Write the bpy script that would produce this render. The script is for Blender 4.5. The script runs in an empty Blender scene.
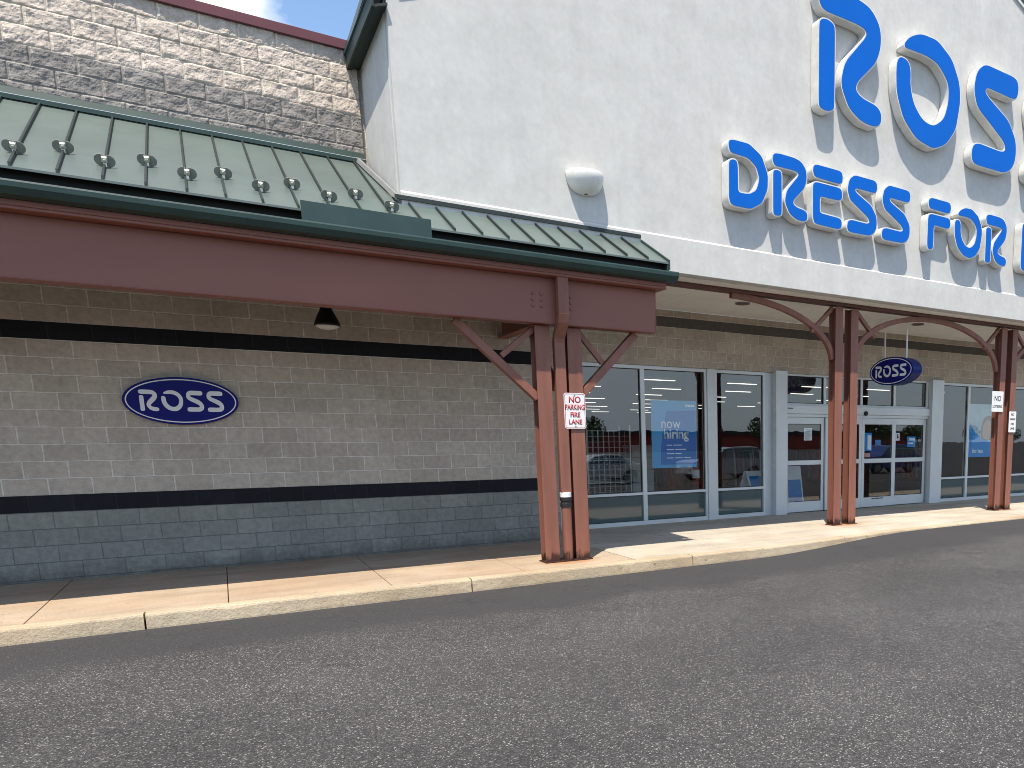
import bpy, bmesh, math, random
from mathutils import Vector, Matrix, noise
from mathutils.geometry import tessellate_polygon
random.seed(7)
R = math.radians
scn = bpy.context.scene
COL = scn.collection

# ------------------------------------------------------------------ helpers
def link(o):
    COL.objects.link(o)
    return o

class MB:
    """collects shapes in world coordinates, then becomes ONE mesh object"""
    def __init__(s): s.bm = bmesh.new()
    def poly(s, pts):
        vs = [s.bm.verts.new(p) for p in pts]
        return s.bm.faces.new(vs)
    def box(s, a, b):
        x0, y0, z0 = a; x1, y1, z1 = b
        v = [s.bm.verts.new(p) for p in ((x0,y0,z0),(x1,y0,z0),(x1,y1,z0),(x0,y1,z0),(x0,y0,z1),(x1,y0,z1),(x1,y1,z1),(x0,y1,z1))]
        for f in ((0,3,2,1),(4,5,6,7),(0,1,5,4),(1,2,6,5),(2,3,7,6),(3,0,4,7)):
            s.bm.faces.new([v[i] for i in f])
        return s
    def hexa(s, lo, hi):
        """lo and hi: four points each, same order"""
        v = [s.bm.verts.new(p) for p in list(lo)+list(hi)]
        for f in ((0,3,2,1),(4,5,6,7),(0,1,5,4),(1,2,6,5),(2,3,7,6),(3,0,4,7)):
            s.bm.faces.new([v[i] for i in f])
        return s
    def prism(s, pts, f, d):
        """pts 2D outline; f maps (u,v,w) to 3D; extruded from w=0 to w=d"""
        n = len(pts)
        a = [s.bm.verts.new(f(u, v, 0)) for u, v in pts]
        b = [s.bm.verts.new(f(u, v, d)) for u, v in pts]
        for i, j, k in tessellate_polygon([[Vector((u, v, 0)) for u, v in pts]]):
            s.bm.faces.new((a[i], a[j], a[k])); s.bm.faces.new((b[k], b[j], b[i]))
        for i in range(n):
            j = (i+1) % n
            s.bm.faces.new((a[j], a[i], b[i], b[j]))
        return s
    def ring(s, outer, inner, f, d):
        n = len(outer)
        A = [[s.bm.verts.new(f(u, v, w)) for u, v in L] for L in (outer, inner) for w in (0, d)]
        o0, o1, i0, i1 = A
        for k in range(n):
            j = (k+1) % n
            for q in ((o0[k],o0[j],i0[j],i0[k]), (o1[j],o1[k],i1[k],i1[j]), (o0[j],o0[k],o1[k],o1[j]), (i0[k],i0[j],i1[j],i1[k])):
                s.bm.faces.new(q)
        return s
    def tube(s, path, r, seg=12, caps=True, sq=None):
        """round tube (radius r or list) or rectangular one (sq=(w,h), first axis lies along 'side')"""
        path = [Vector(p) for p in path]
        rings = []
        for i, p in enumerate(path):
            d = (path[min(i+1, len(path)-1)] - path[max(i-1, 0)]).normalized()
            if sq:
                side = Vector(sq[2]); side = (side - d*side.dot(d)).normalized()
            else:
                side = d.cross(Vector((0,0,1)))
                if side.length < 1e-3: side = Vector((1,0,0))
                side.normalize()
            up = side.cross(d).normalized()
            # keep the section width on bends
            k = 1.0
            if 0 < i < len(path)-1:
                c = (path[i]-path[i-1]).normalized().dot(d); k = 1/max(c, .5)
            if sq:
                w, h = sq[0]/2, sq[1]/2*k
                q = [(-w,-h),(w,-h),(w,h),(-w,h)]
            else:
                rr = r[i] if isinstance(r, (list, tuple)) else r
                q = [(rr*math.cos(2*math.pi*t/seg), rr*math.sin(2*math.pi*t/seg)) for t in range(seg)]
            rings.append([s.bm.verts.new(p + side*a + up*b) for a, b in q])
        m = len(rings[0])
        for i in range(len(rings)-1):
            for t in range(m):
                u = (t+1) % m
                s.bm.faces.new((rings[i][t], rings[i][u], rings[i+1][u], rings[i+1][t]))
        if caps:
            s.bm.faces.new(rings[0][::-1]); s.bm.faces.new(rings[-1])
        return s
    def lathe(s, prof, c, axis='Z', seg=24):
        """prof: (radius, height) list round a vertical axis at c"""
        rings = []
        for r_, h in prof:
            L = []
            for t in range(seg):
                a = 2*math.pi*t/seg
                p = (r_*math.cos(a), r_*math.sin(a), h)
                if axis == 'Y': p = (p[0], p[2], p[1])
                if axis == 'X': p = (p[2], p[0], p[1])
                L.append(s.bm.verts.new((c[0]+p[0], c[1]+p[1], c[2]+p[2])))
            rings.append(L)
        for i in range(len(rings)-1):
            for t in range(seg):
                u = (t+1) % seg
                s.bm.faces.new((rings[i][t], rings[i][u], rings[i+1][u], rings[i+1][t]))
        s.bm.faces.new(rings[0][::-1]); s.bm.faces.new(rings[-1])
        return s
    def build(s, name, m, parent=None, bevel=0, smooth=False, seg=2):
        bmesh.ops.remove_doubles(s.bm, verts=s.bm.verts, dist=1e-6) if smooth else None
        bmesh.ops.recalc_face_normals(s.bm, faces=s.bm.faces)
        off = Vector((0,0,0)); p = parent
        while p is not None:
            off += p.location; p = p.parent
        me = bpy.data.meshes.new(name)
        bmesh.ops.translate(s.bm, verts=s.bm.verts, vec=-off)
        s.bm.to_mesh(me); s.bm.free()
        if smooth:
            for f in me.polygons: f.use_smooth = True
        o = link(bpy.data.objects.new(name, me))
        if m: me.materials.append(m)
        if parent: o.parent = parent
        if bevel:
            b = o.modifiers.new('bevel', 'BEVEL'); b.width = bevel; b.segments = seg; b.limit_method = 'ANGLE'; b.angle_limit = R(40)
        return o

def thing(name, label, cat, loc=(0,0,0), group=None):
    o = link(bpy.data.objects.new(name, None))
    o.location = loc; o.empty_display_size = .2
    o['label'] = label; o['category'] = cat
    if group: o['group'] = group
    return o
def tag(o, label, cat, group=None):
    o['label'] = label; o['category'] = cat
    if group: o['group'] = group
    return o
def struct(o): o['kind'] = 'structure'; return o
def dup(root, loc, label=None):
    r = root.copy(); link(r); r.location = loc
    if label: r['label'] = label
    for ch in list(root.children):
        c = ch.copy(); link(c); c.parent = r
        for g in list(ch.children):
            d = g.copy(); link(d); d.parent = c
    return r

def words(txt, size, f, m, name, parent, depth=.002, bold=0.0, sx=1.0):
    """lettering as a mesh; f maps (u,v,w) -> world, text centred on (0,0)"""
    cu = bpy.data.curves.new('lettering', 'FONT')
    cu.body = txt; cu.size = size; cu.align_x = 'CENTER'; cu.align_y = 'CENTER'
    cu.resolution_u = 3; cu.offset = bold
    tmp = link(bpy.data.objects.new('lettering', cu))
    dg = bpy.context.evaluated_depsgraph_get()
    me = bpy.data.meshes.new_from_object(tmp.evaluated_get(dg))
    bpy.data.objects.remove(tmp)
    b = MB(); b.bm.from_mesh(me); bpy.data.meshes.remove(me)
    g = b.bm.faces[:]
    r_ = bmesh.ops.extrude_face_region(b.bm, geom=g)
    bmesh.ops.translate(b.bm, verts=[v for v in r_['geom'] if isinstance(v, bmesh.types.BMVert)], vec=(0,0,depth))
    for v in b.bm.verts:
        v.co = Vector(f(v.co.x*sx, v.co.y, v.co.z))
    return b.build(name, m, parent)

# ------------------------------------------------------------------ materials
def newmat(name):
    m = bpy.data.materials.new(name); m.use_nodes = True
    nt = m.node_tree; nt.nodes.clear()
    out = nt.nodes.new('ShaderNodeOutputMaterial')
    p = nt.nodes.new('ShaderNodeBsdfPrincipled')
    nt.links.new(p.outputs[0], out.inputs[0])
    return m, nt, p
def N(nt, t, **k):
    n = nt.nodes.new(t)
    for a, b in k.items(): setattr(n, a, b)
    return n
def coords(nt, kind='Object', scale=None):
    tc = N(nt, 'ShaderNodeTexCoord'); o = tc.outputs[kind]
    if scale:
        mp = N(nt, 'ShaderNodeMapping'); mp.inputs['Scale'].default_value = scale
        nt.links.new(o, mp.inputs[0]); o = mp.outputs[0]
    return o
def nz(nt, vec, scale, detail=4, rough=.55):
    n = N(nt, 'ShaderNodeTexNoise'); n.inputs['Scale'].default_value = scale
    n.inputs['Detail'].default_value = detail; n.inputs['Roughness'].default_value = rough
    nt.links.new(vec, n.inputs['Vector']); return n.outputs['Fac']
def ramp(nt, fac, stops):
    r = N(nt, 'ShaderNodeValToRGB'); e = r.color_ramp.elements
    while len(e) < len(stops): e.new(.5)
    for i, (p, c) in enumerate(stops):
        e[i].position = p; e[i].color = (c, c, c, 1) if isinstance(c, (int, float)) else (*c, 1)
    nt.links.new(fac, r.inputs[0]); return r.outputs[0]
def mix(nt, fac, a, b, mode='MIX'):
    n = N(nt, 'ShaderNodeMix', data_type='RGBA', blend_type=mode)
    for sock, v in ((n.inputs[0], fac), (n.inputs[6], a), (n.inputs[7], b)):
        if isinstance(v, (int, float)): sock.default_value = v
        elif isinstance(v, tuple): sock.default_value = (*v, 1)
        else: nt.links.new(v, sock)
    return n.outputs[2]
def bump(nt, p, h, strength, dist):
    b = N(nt, 'ShaderNodeBump'); b.inputs['Strength'].default_value = strength; b.inputs['Distance'].default_value = dist
    nt.links.new(h, b.inputs['Height']); nt.links.new(b.outputs[0], p.inputs['Normal'])
def mth(nt, op, a, b=0.0):
    n = N(nt, 'ShaderNodeMath', operation=op)
    for i, v in enumerate((a, b)):
        if isinstance(v, (int, float)): n.inputs[i].default_value = v
        else: nt.links.new(v, n.inputs[i])
    return n.outputs[0]
def sc(c, k): return tuple(x*k for x in c)

def paint(name, c, rough=.5, var=.12, scale=3, spec=.4, metal=0, bmp=0, bscale=60, stretch=None, grime=None):
    m, nt, p = newmat(name)
    v = coords(nt, 'Object', stretch)
    f = ramp(nt, nz(nt, v, scale, 6), [(.3, 0.0), (.7, 1.0)])
    col = mix(nt, f, sc(c, 1-var), sc(c, 1+var))
    if grime:
        g = ramp(nt, nz(nt, v, scale*2.7, 8, .7), [(.52, 0.0), (.72, .8)])
        col = mix(nt, g, col, grime)
    nt.links.new(col, p.inputs['Base Color'])
    p.inputs['Roughness'].default_value = rough
    p.inputs['Specular IOR Level'].default_value = spec
    p.inputs['Metallic'].default_value = metal
    if bmp: bump(nt, p, nz(nt, coords(nt), bscale, 5), bmp, .01)
    return m

BW, BH = .4064, .2032
def block(name, c1, c2, mortar, z0, soft=.012, rough_bump=.7, joint_bump=1.0, streak=True, ux=BH, msize=.006):
    m, nt, p = newmat(name)
    oc = coords(nt)
    sp = N(nt, 'ShaderNodeSeparateXYZ'); nt.links.new(oc, sp.inputs[0])
    u = mth(nt, 'ADD', mth(nt, 'ADD', sp.outputs[0], sp.outputs[1]), ux)
    w = mth(nt, 'SUBTRACT', sp.outputs[2], z0)
    cb = N(nt, 'ShaderNodeCombineXYZ'); nt.links.new(u, cb.inputs[0]); nt.links.new(w, cb.inputs[1])
    # slightly uneven joints
    wob = N(nt, 'ShaderNodeTexNoise'); wob.inputs['Scale'].default_value = 9; nt.links.new(oc, wob.inputs['Vector'])
    va = N(nt, 'ShaderNodeVectorMath', operation='MULTIPLY_ADD'); nt.links.new(wob.outputs['Color'], va.inputs[0])
    va.inputs[1].default_value = (.008, .008, 0); nt.links.new(cb.outputs[0], va.inputs[2])
    b = N(nt, 'ShaderNodeTexBrick'); nt.links.new(va.outputs[0], b.inputs['Vector'])
    b.offset = .5; b.offset_frequency = 2; b.squash = 1
    b.inputs['Scale'].default_value = 1; b.inputs['Brick Width'].default_value = BW; b.inputs['Row Height'].default_value = BH
    b.inputs['Mortar Size'].default_value = msize; b.inputs['Mortar Smooth'].default_value = .3; b.inputs['Bias'].default_value = 0
    b.inputs['Color1'].default_value = (*c1, 1); b.inputs['Color2'].default_value = (*c2, 1); b.inputs['Mortar'].default_value = (*mortar, 1)
    f1 = ramp(nt, nz(nt, oc, 14, 8, .65), [(.3, .8), (.7, 1.15)])
    f2 = ramp(nt, nz(nt, oc, .9, 6, .65), [(.3, .84), (.7, 1.12)])
    f3 = ramp(nt, nz(nt, oc, 90, 3), [(.3, .86), (.7, 1.12)])
    col = mix(nt, 1.0, mix(nt, 1.0, mix(nt, 1.0, b.outputs[0], f1, 'MULTIPLY'), f2, 'MULTIPLY'), f3, 'MULTIPLY')
    if streak:
        st = ramp(nt, nz(nt, coords(nt, 'Object', (3, 3, .35)), 2.2, 5), [(.5, 0.0), (.8, .35)])
        col = mix(nt, st, col, sc(c1, .62))
    dirt = ramp(nt, mth(nt, 'ADD', sp.outputs[2], mth(nt, 'MULTIPLY', nz(nt, oc, 3.5, 7, .65), .5)), [(.36, .65), (.62, 0.0)])
    col = mix(nt, dirt, col, (.075,.068,.058))
    nt.links.new(col, p.inputs['Base Color'])
    p.inputs['Roughness'].default_value = .92; p.inputs['Specular IOR Level'].default_value = .2
    h = mth(nt, 'SUBTRACT', mth(nt, 'ADD', mth(nt, 'MULTIPLY', nz(nt, oc, 22, 8, .6), rough_bump), mth(nt, 'MULTIPLY', nz(nt, oc, 130, 3), .15*rough_bump)), mth(nt, 'MULTIPLY', b.outputs['Fac'], joint_bump*.6))
    bump(nt, p, h, 1.0, soft)
    return m

def glass(name, tint, ior, reflect_col=(1,1,1)):
    m = bpy.data.materials.new(name); m.use_nodes = True
    nt = m.node_tree; nt.nodes.clear()
    out = N(nt, 'ShaderNodeOutputMaterial'); mx = N(nt, 'ShaderNodeMixShader')
    t = N(nt, 'ShaderNodeBsdfTransparent'); t.inputs[0].default_value = (*tint, 1)
    g = N(nt, 'ShaderNodeBsdfGlossy'); g.inputs['Roughness'].default_value = .0; g.inputs[0].default_value = (*reflect_col, 1)
    fr = N(nt, 'ShaderNodeFresnel'); fr.inputs[0].default_value = ior
    bp = N(nt, 'ShaderNodeBump'); bp.inputs['Strength'].default_value = .04; bp.inputs['Distance'].default_value = .02
    nt.links.new(nz(nt, coords(nt), 1.6, 2), bp.inputs['Height'])
    nt.links.new(bp.outputs[0], g.inputs['Normal'])
    ge = N(nt, 'ShaderNodeNewGeometry'); fac = mth(nt, 'MULTIPLY', fr.outputs[0], mth(nt, 'SUBTRACT', 1.0, ge.outputs['Backfacing']))
    nt.links.new(fac, mx.inputs[0]); nt.links.new(t.outputs[0], mx.inputs[1]); nt.links.new(g.outputs[0], mx.inputs[2])
    nt.links.new(mx.outputs[0], out.inputs[0])
    return m
def emit(name, c, s):
    m, nt, p = newmat(name)
    p.inputs['Base Color'].default_value = (*c, 1)
    p.inputs['Emission Color'].default_value = (*c, 1); p.inputs['Emission Strength'].default_value = s
    return m

def asphalt():
    m, nt, p = newmat('asphalt')
    oc = coords(nt)
    big = ramp(nt, nz(nt, oc, .45, 7, .6), [(.3, .72), (.7, 1.2)])
    vor = N(nt, 'ShaderNodeTexVoronoi'); vor.inputs['Scale'].default_value = 120; nt.links.new(oc, vor.inputs['Vector'])
    sepc = N(nt, 'ShaderNodeSeparateColor'); nt.links.new(vor.outputs['Color'], sepc.inputs[0])
    stone = ramp(nt, sepc.outputs[0], [(.0, (.029,.028,.0285)), (.5, (.046,.0445,.045)), (.78, (.070,.068,.068)), (.93, (.108,.104,.101)), (.985, (.28,.268,.25))])
    vor2 = N(nt, 'ShaderNodeTexVoronoi'); vor2.inputs['Scale'].default_value = 260; nt.links.new(oc, vor2.inputs['Vector'])
    sep2 = N(nt, 'ShaderNodeSeparateColor'); nt.links.new(vor2.outputs['Color'], sep2.inputs[0])
    fine = ramp(nt, sep2.outputs[1], [(.1, .7), (.9, 1.3)])
    col = mix(nt, 1.0, mix(nt, 1.0, stone, big, 'MULTIPLY'), fine, 'MULTIPLY')
    # darker sealed strip with a wandering edge beside the kerb
    sp = N(nt, 'ShaderNodeSeparateXYZ'); nt.links.new(oc, sp.inputs[0])
    e = mth(nt, 'ADD', sp.outputs[1], mth(nt, 'MULTIPLY', nz(nt, oc, .8, 4), 1.1))
    seal = ramp(nt, mth(nt, 'MULTIPLY', mth(nt, 'ADD', e, 4.0), 1.0), [(.0, 0.0), (.35, .8)])
    col = mix(nt, seal, col, (.038,.0375,.040))
    # hairline cracks
    vc = N(nt, 'ShaderNodeTexVoronoi', feature='DISTANCE_TO_EDGE'); vc.inputs['Scale'].default_value = .45
    wv = N(nt, 'ShaderNodeVectorMath', operation='ADD'); wn = N(nt, 'ShaderNodeTexNoise'); wn.inputs['Scale'].default_value = 1.6; wn.inputs['Detail'].default_value = 6
    nt.links.new(oc, wn.inputs['Vector']); nt.links.new(oc, wv.inputs[0]); nt.links.new(wn.outputs['Color'], wv.inputs[1])
    nt.links.new(wv.outputs[0], vc.inputs['Vector'])
    ck = ramp(nt, vc.outputs['Distance'], [(.0, .5), (.006, 0.0)])
    col = mix(nt, ck, col, (.018,.018,.02))
    # oil marks
    oil = ramp(nt, nz(nt, oc, 1.1, 6, .6), [(.63, 0.0), (.8, .45)])
    col = mix(nt, oil, col, (.03,.029,.03))
    nt.links.new(col, p.inputs['Base Color'])
    p.inputs['Roughness'].default_value = .88; p.inputs['Specular IOR Level'].default_value = .3
    h = mth(nt, 'ADD', mth(nt, 'MULTIPLY', vor.outputs['Distance'], -1.0), mth(nt, 'MULTIPLY', nz(nt, oc, 240, 3), .5))
    bump(nt, p, h, .6, .007)
    return m

def concrete(name, c, stain, bs=.35, chips=0.0):
    m, nt, p = newmat(name)
    oc = coords(nt)
    a = ramp(nt, nz(nt, oc, 1.3, 8, .62), [(.3, .82), (.72, 1.1)])
    b = ramp(nt, nz(nt, oc, 60, 4), [(.3, .88), (.7, 1.1)])
    col = mix(nt, 1.0, mix(nt, 1.0, mix(nt, ramp(nt, nz(nt, oc, .55, 4), [(.4, 0.0), (.65, 1.0)]), c, stain), a, 'MULTIPLY'), b, 'MULTIPLY')
    d = ramp(nt, nz(nt, oc, 7, 8, .7), [(.58, 0.0), (.74, .5 + chips*.3)])
    col = mix(nt, d, col, sc(stain, .62))
    vor = N(nt, 'ShaderNodeTexVoronoi'); vor.inputs['Scale'].default_value = 120; nt.links.new(oc, vor.inputs['Vector'])
    sepc = N(nt, 'ShaderNodeSeparateColor'); nt.links.new(vor.outputs['Color'], sepc.inputs[0])
    sk = ramp(nt, sepc.outputs[0], [(.86, 0.0), (.97, .45)])
    col = mix(nt, sk, col, sc(stain, .5))
    nt.links.new(col, p.inputs['Base Color'])
    p.inputs['Roughness'].default_value = .9; p.inputs['Specular IOR Level'].default_value = .25
    if not chips:
        for cx_, cy_ in ((5.77, -2.36), (11.81, -1.34), (16.73, -1.34)):
            df = N(nt, 'ShaderNodeVectorMath', operation='SUBTRACT'); nt.links.new(oc, df.inputs[0]); df.inputs[1].default_value = (cx_, cy_, .15)
            dm_ = N(nt, 'ShaderNodeVectorMath', operation='MULTIPLY'); nt.links.new(df.outputs[0], dm_.inputs[0]); dm_.inputs[1].default_value = (1, 1.35, 0)
            ln = N(nt, 'ShaderNodeVectorMath', operation='LENGTH'); nt.links.new(dm_.outputs[0], ln.inputs[0])
            ru = ramp(nt, mth(nt, 'ADD', ln.outputs['Value'], mth(nt, 'MULTIPLY', nz(nt, oc, 7, 6, .7), .35)), [(.42, .75), (.68, 0.0)])
            col = mix(nt, ru, col, (.33,.135,.045))
    wet = ramp(nt, nz(nt, coords(nt, 'Object', (.35, 2.2, 1)), 1.7, 6, .6), [(.50, 0.0), (.66, .42)])
    col = mix(nt, wet, col, sc(stain, .55)) if not chips else col
    vg = N(nt, 'ShaderNodeTexVoronoi'); vg.inputs['Scale'].default_value = 3.1; nt.links.new(oc, vg.inputs['Vector'])
    gum = ramp(nt, vg.outputs['Distance'], [(.05, .55), (.075, 0.0)])
    col = mix(nt, gum, col, sc(stain, .3))
    nt.links.new(col, p.inputs['Base Color'])
    bump(nt, p, mth(nt, 'ADD', nz(nt, oc, 35, 6, .7), mth(nt, 'MULTIPLY', nz(nt, oc, 8, 5), 1.5*chips)), bs, .012)
    return m

def steel(name, c, rust=.5):
    """painted structural steel, rust bleeding near the foot"""
    m, nt, p = newmat(name)
    oc = coords(nt)
    a = ramp(nt, nz(nt, coords(nt, 'Object', (6, 6, .5)), 2, 6), [(.3, .85), (.7, 1.14)])
    col = mix(nt, 1.0, c, a, 'MULTIPLY')
    d = ramp(nt, nz(nt, oc, 26, 6, .7), [(.63, 0.0), (.76, .5)])
    col = mix(nt, d, col, (.21,.095,.06))
    sp = N(nt, 'ShaderNodeSeparateXYZ'); nt.links.new(oc, sp.inputs[0])
    low = mth(nt, 'ADD', sp.outputs[2], mth(nt, 'MULTIPLY', nz(nt, coords(nt, 'Object', (1,1,.4)), 14, 6, .7), .42))
    f = ramp(nt, low, [(.27, rust*2), (.35, 0.0)])
    col = mix(nt, f, col, (.045,.018,.012))
    nt.links.new(col, p.inputs['Base Color'])
    p.inputs['Roughness'].default_value = .5; p.inputs['Specular IOR Level'].default_value = .35
    bump(nt, p, nz(nt, oc, 45, 5), .12, .006)
    return m

STEEL_C = (.228, .092, .064)
M = {}
M['asphalt'] = asphalt()
M['walk'] = concrete('sidewalk_concrete', (.42,.335,.25), (.375,.27,.185))
M['walk2'] = concrete('pale_sidewalk_concrete', (.46,.415,.35), (.42,.36,.28), .5)
M['joint'] = paint('joint_dirt', (.05,.042,.034), .95)
M['kerb'] = concrete('kerb_concrete', (.46,.38,.275), (.39,.295,.19), .7, 1.2)
M['block'] = block('beige_block', (.51,.452,.385), (.435,.382,.322), (.68,.64,.58), .18, msize=.009)
M['block_s'] = block('beige_block_storefront', (.46,.40,.33), (.38,.33,.27), (.60,.55,.47), 3.98, ux=.1, msize=.008)
M['base'] = block('grey_painted_block', (.258,.262,.236), (.215,.222,.203), (.155,.165,.16), .18, rough_bump=.8, streak=True, msize=.005)
M['band'] = block('black_painted_block', (.018,.019,.024), (.014,.015,.019), (.030,.031,.036), .18, rough_bump=.35, streak=False)
M['band_s'] = block('grey_band_block', (.105,.095,.085), (.10,.09,.08), (.12,.11,.10), 3.98, rough_bump=.3, ux=.1, streak=False)
M['split'] = block('split_face_beige', (.56,.48,.415), (.50,.43,.37), (.68,.61,.50), 5.6264, soft=.006, rough_bump=.5, joint_bump=.0, ux=0, msize=.007)
M['split_g'] = block('split_face_grey', (.25,.232,.218), (.22,.203,.192), (.36,.335,.29), 5.6264, soft=.006, rough_bump=.5, joint_bump=.0, ux=0, msize=.005)

def stucco():
    m, nt, p = newmat('white_stucco')
    oc = coords(nt)
    st = ramp(nt, nz(nt, coords(nt, 'Object', (2.2, 2.2, .25)), 1.6, 8, .65), [(.32, .95), (.7, 1.02)])
    pt = ramp(nt, nz(nt, oc, 2.6, 8, .7), [(.3, .89), (.7, 1.05)])
    col = mix(nt, 1.0, mix(nt, 1.0, (.565,.56,.535), st, 'MULTIPLY'), pt, 'MULTIPLY')
    dk = ramp(nt, nz(nt, coords(nt, 'Object', (3, 3, .6)), 1.1, 6, .7), [(.55, 0.0), (.8, .35)])
    col = mix(nt, dk, col, (.43,.435,.42))
    col = mix(nt, 1.0, col, ramp(nt, nz(nt, oc, 11, 7, .7), [(.3, .94), (.7, 1.045)]), 'MULTIPLY')
    nt.links.new(col, p.inputs['Base Color'])
    p.inputs['Roughness'].default_value = .9; p.inputs['Specular IOR Level'].default_value = .2
    bump(nt, p, mth(nt, 'ADD', nz(nt, oc, 180, 3), mth(nt, 'MULTIPLY', nz(nt, oc, 4, 4), 1.2)), .22, .006)
    return m
M['stucco'] = stucco()
M['steel'] = steel('brown_red_steel', STEEL_C)
M['steel_c'] = steel('brown_red_steel_clean', STEEL_C, 0)
M['beam'] = paint('brown_red_beam_paint', (.24,.086,.060), .45, .1, 1.2, .4, bmp=.06, bscale=8, stretch=(.4,1,1))
M['header'] = paint('brown_header_shade', (.115,.045,.035), .5)  # brown darkened so the colour carries the shade below the gable fascia
M['maroon'] = paint('maroon_coping_metal', (.115,.034,.042), .4, .12, 2)
M['roof'] = paint('pale_green_metal_roof', (.092,.122,.112), .38, .12, 1.4, .6, bmp=.07, bscale=3, grime=(.075,.10,.092))
M['rib'] = paint('green_seam_metal', (.014,.022,.021), .5, .15, 4)
M['gutter'] = paint('dark_green_gutter_metal', (.020,.048,.043), .38, .15, 3, .5)
M['drip'] = paint('drip_gap_shade', (.008,.012,.012), .7)  # near-black colour paints in the shadow of the gap below the roof edge
M['flash'] = paint('flashing_metal', (.20,.205,.20), .45, .1, 4)
M['greenflash'] = paint('green_flashing_metal', (.020,.045,.040), .4, .12, 4)
M['dark'] = paint('dark_underside', (.022,.018,.016), .8)
M['soffit'] = paint('soffit_board', (.74,.72,.67), .85, .05, 1.5)
M['soffit_eave'] = paint('green_soffit_metal', (.020,.034,.028), .6)
M['teal'] = paint('teal_eave_edge', (.022,.085,.08), .4)
M['alu'] = paint('silver_aluminium', (.55,.585,.595), .38, .05, 2, .5, metal=.2)
M['alu_d'] = paint('silver_aluminium_shaft', (.46,.51,.54), .42, .05, 2, .5, metal=.35)
M['gasket'] = paint('black_gasket', (.012,.012,.013), .6)
M['glass'] = glass('storefront_glass', (.90,.93,.93), 1.95)
M['spandrel'] = paint('teal_spandrel_glass', (.052,.088,.092), .06, .05, 1, 1.0)
M['blue'] = paint('blue_letter_face', (.0,.115,.50), .6, .03, 2, .08)
M['letter'] = paint('white_letter_return', (.66,.655,.625), .5, .10, 5, .4, grime=(.55,.53,.48))
M['navy'] = paint('navy_sign_face', (.006,.008,.15), .5, .06, 2, .15)
M['navy_e'] = paint('navy_sign_edge', (.008,.02,.12), .45, .1, 2, .2)
M['signwhite'] = paint('white_sign_letter', (.72,.74,.76), .5, .03)
M['white'] = paint('white_enamel', (.78,.78,.76), .4, .05)
M['nps'] = paint('white_sign_plate', (.75,.745,.73), .35, .06, 8)
M['red'] = paint('red_sign_letter', (.42,.045,.05), .5, .15, 40)
M['black'] = paint('black_metal', (.012,.012,.012), .45)
M['blackink'] = paint('black_ink', (.02,.02,.02), .6)
M['fixture'] = paint('off_white_fixture', (.74,.73,.69), .5, .05, 4, .4, grime=(.6,.58,.52))
M['rustlens'] = paint('brown_lens', (.16,.08,.05), .5)
M['poster'] = paint('poster_blue', (.0,.165,.50), .5, .03)
M['poster_l'] = paint('poster_pale_blue', (.055,.35,.68), .5, .03)
M['poster_m'] = paint('poster_mid_blue', (.0,.27,.68), .5, .03)
M['paper'] = paint('white_paper', (.85,.86,.88), .7, .04)
M['pink'] = paint('pink_sticker', (.62,.33,.30), .7, .04)
M['lens'] = paint('frosted_lamp_glass', (.62,.60,.55), .3)
M['clip'] = paint('cast_clamp', (.60,.60,.52), .35, .15, 30, .5, metal=.6)
M['disc'] = paint('snow_guard_disc', (.19,.205,.175), .35, .2, 30, .5)
M['coupler'] = paint('rubber_coupling', (.015,.015,.015), .6)
M['band_w'] = paint('white_clamp_band', (.75,.75,.72), .4)
M['skin'] = paint('poster_tan', (.50,.33,.25), .7)
M['skin_d'] = paint('poster_dark_tan', (.30,.19,.14), .7)
M['hair'] = paint('poster_brown', (.10,.055,.035), .7)

# ------------------------------------------------------------------ camera
yaw, pitch, roll = R(34.7517), R(-9.3694), R(-.4371)
fw = Vector((math.sin(yaw)*math.cos(pitch), math.cos(yaw)*math.cos(pitch), math.sin(pitch)))
r0 = Vector((math.cos(yaw), -math.sin(yaw), 0)); u0 = r0.cross(fw)
rt = r0*math.cos(roll) + u0*math.sin(roll); upv = -r0*math.sin(roll) + u0*math.cos(roll)
cam = bpy.data.cameras.new('camera'); co = link(bpy.data.objects.new('camera', cam))
mt = Matrix((rt, upv, -fw)).transposed().to_4x4(); mt.translation = (1.9463, -12.1949, 1.7745)
co.matrix_world = mt
cam.sensor_fit = 'HORIZONTAL'; cam.sensor_width = 36; cam.lens = 744.658/1024*36
cam.shift_x = (512-744.636)/1024; cam.shift_y = (564.083-384)/1024
cam.clip_start = .05; cam.clip_end = 3000
scn.camera = co

# ------------------------------------------------------------------ light
sd = Vector((-.75, -1.0, 3.0)).normalized()
el = math.asin(sd.z); az = math.atan2(sd.x, sd.y)
w = bpy.data.worlds.new('World'); scn.world = w; w.use_nodes = True
nt = w.node_tree; nt.nodes.clear()
wo = N(nt, 'ShaderNodeOutputWorld'); bg = N(nt, 'ShaderNodeBackground')
sky = N(nt, 'ShaderNodeTexSky', sky_type='NISHITA'); sky.sun_disc = False
sky.sun_elevation = el; sky.sun_rotation = az; sky.altitude = 50; sky.air_density = 1.0; sky.dust_density = .3; sky.ozone_density = 1.5
tc = N(nt, 'ShaderNodeTexCoord')
mp = N(nt, 'ShaderNodeMapping'); mp.inputs['Scale'].default_value = (1, 1, 1.6); mp.inputs['Location'].default_value = (.685, .3, .1)
nt.links.new(tc.outputs['Generated'], mp.inputs[0])
cl = ramp(nt, nz(nt, mp.outputs[0], 2.6, 9, .58), [(.50, 0.0), (.66, 1.0)])

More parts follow.
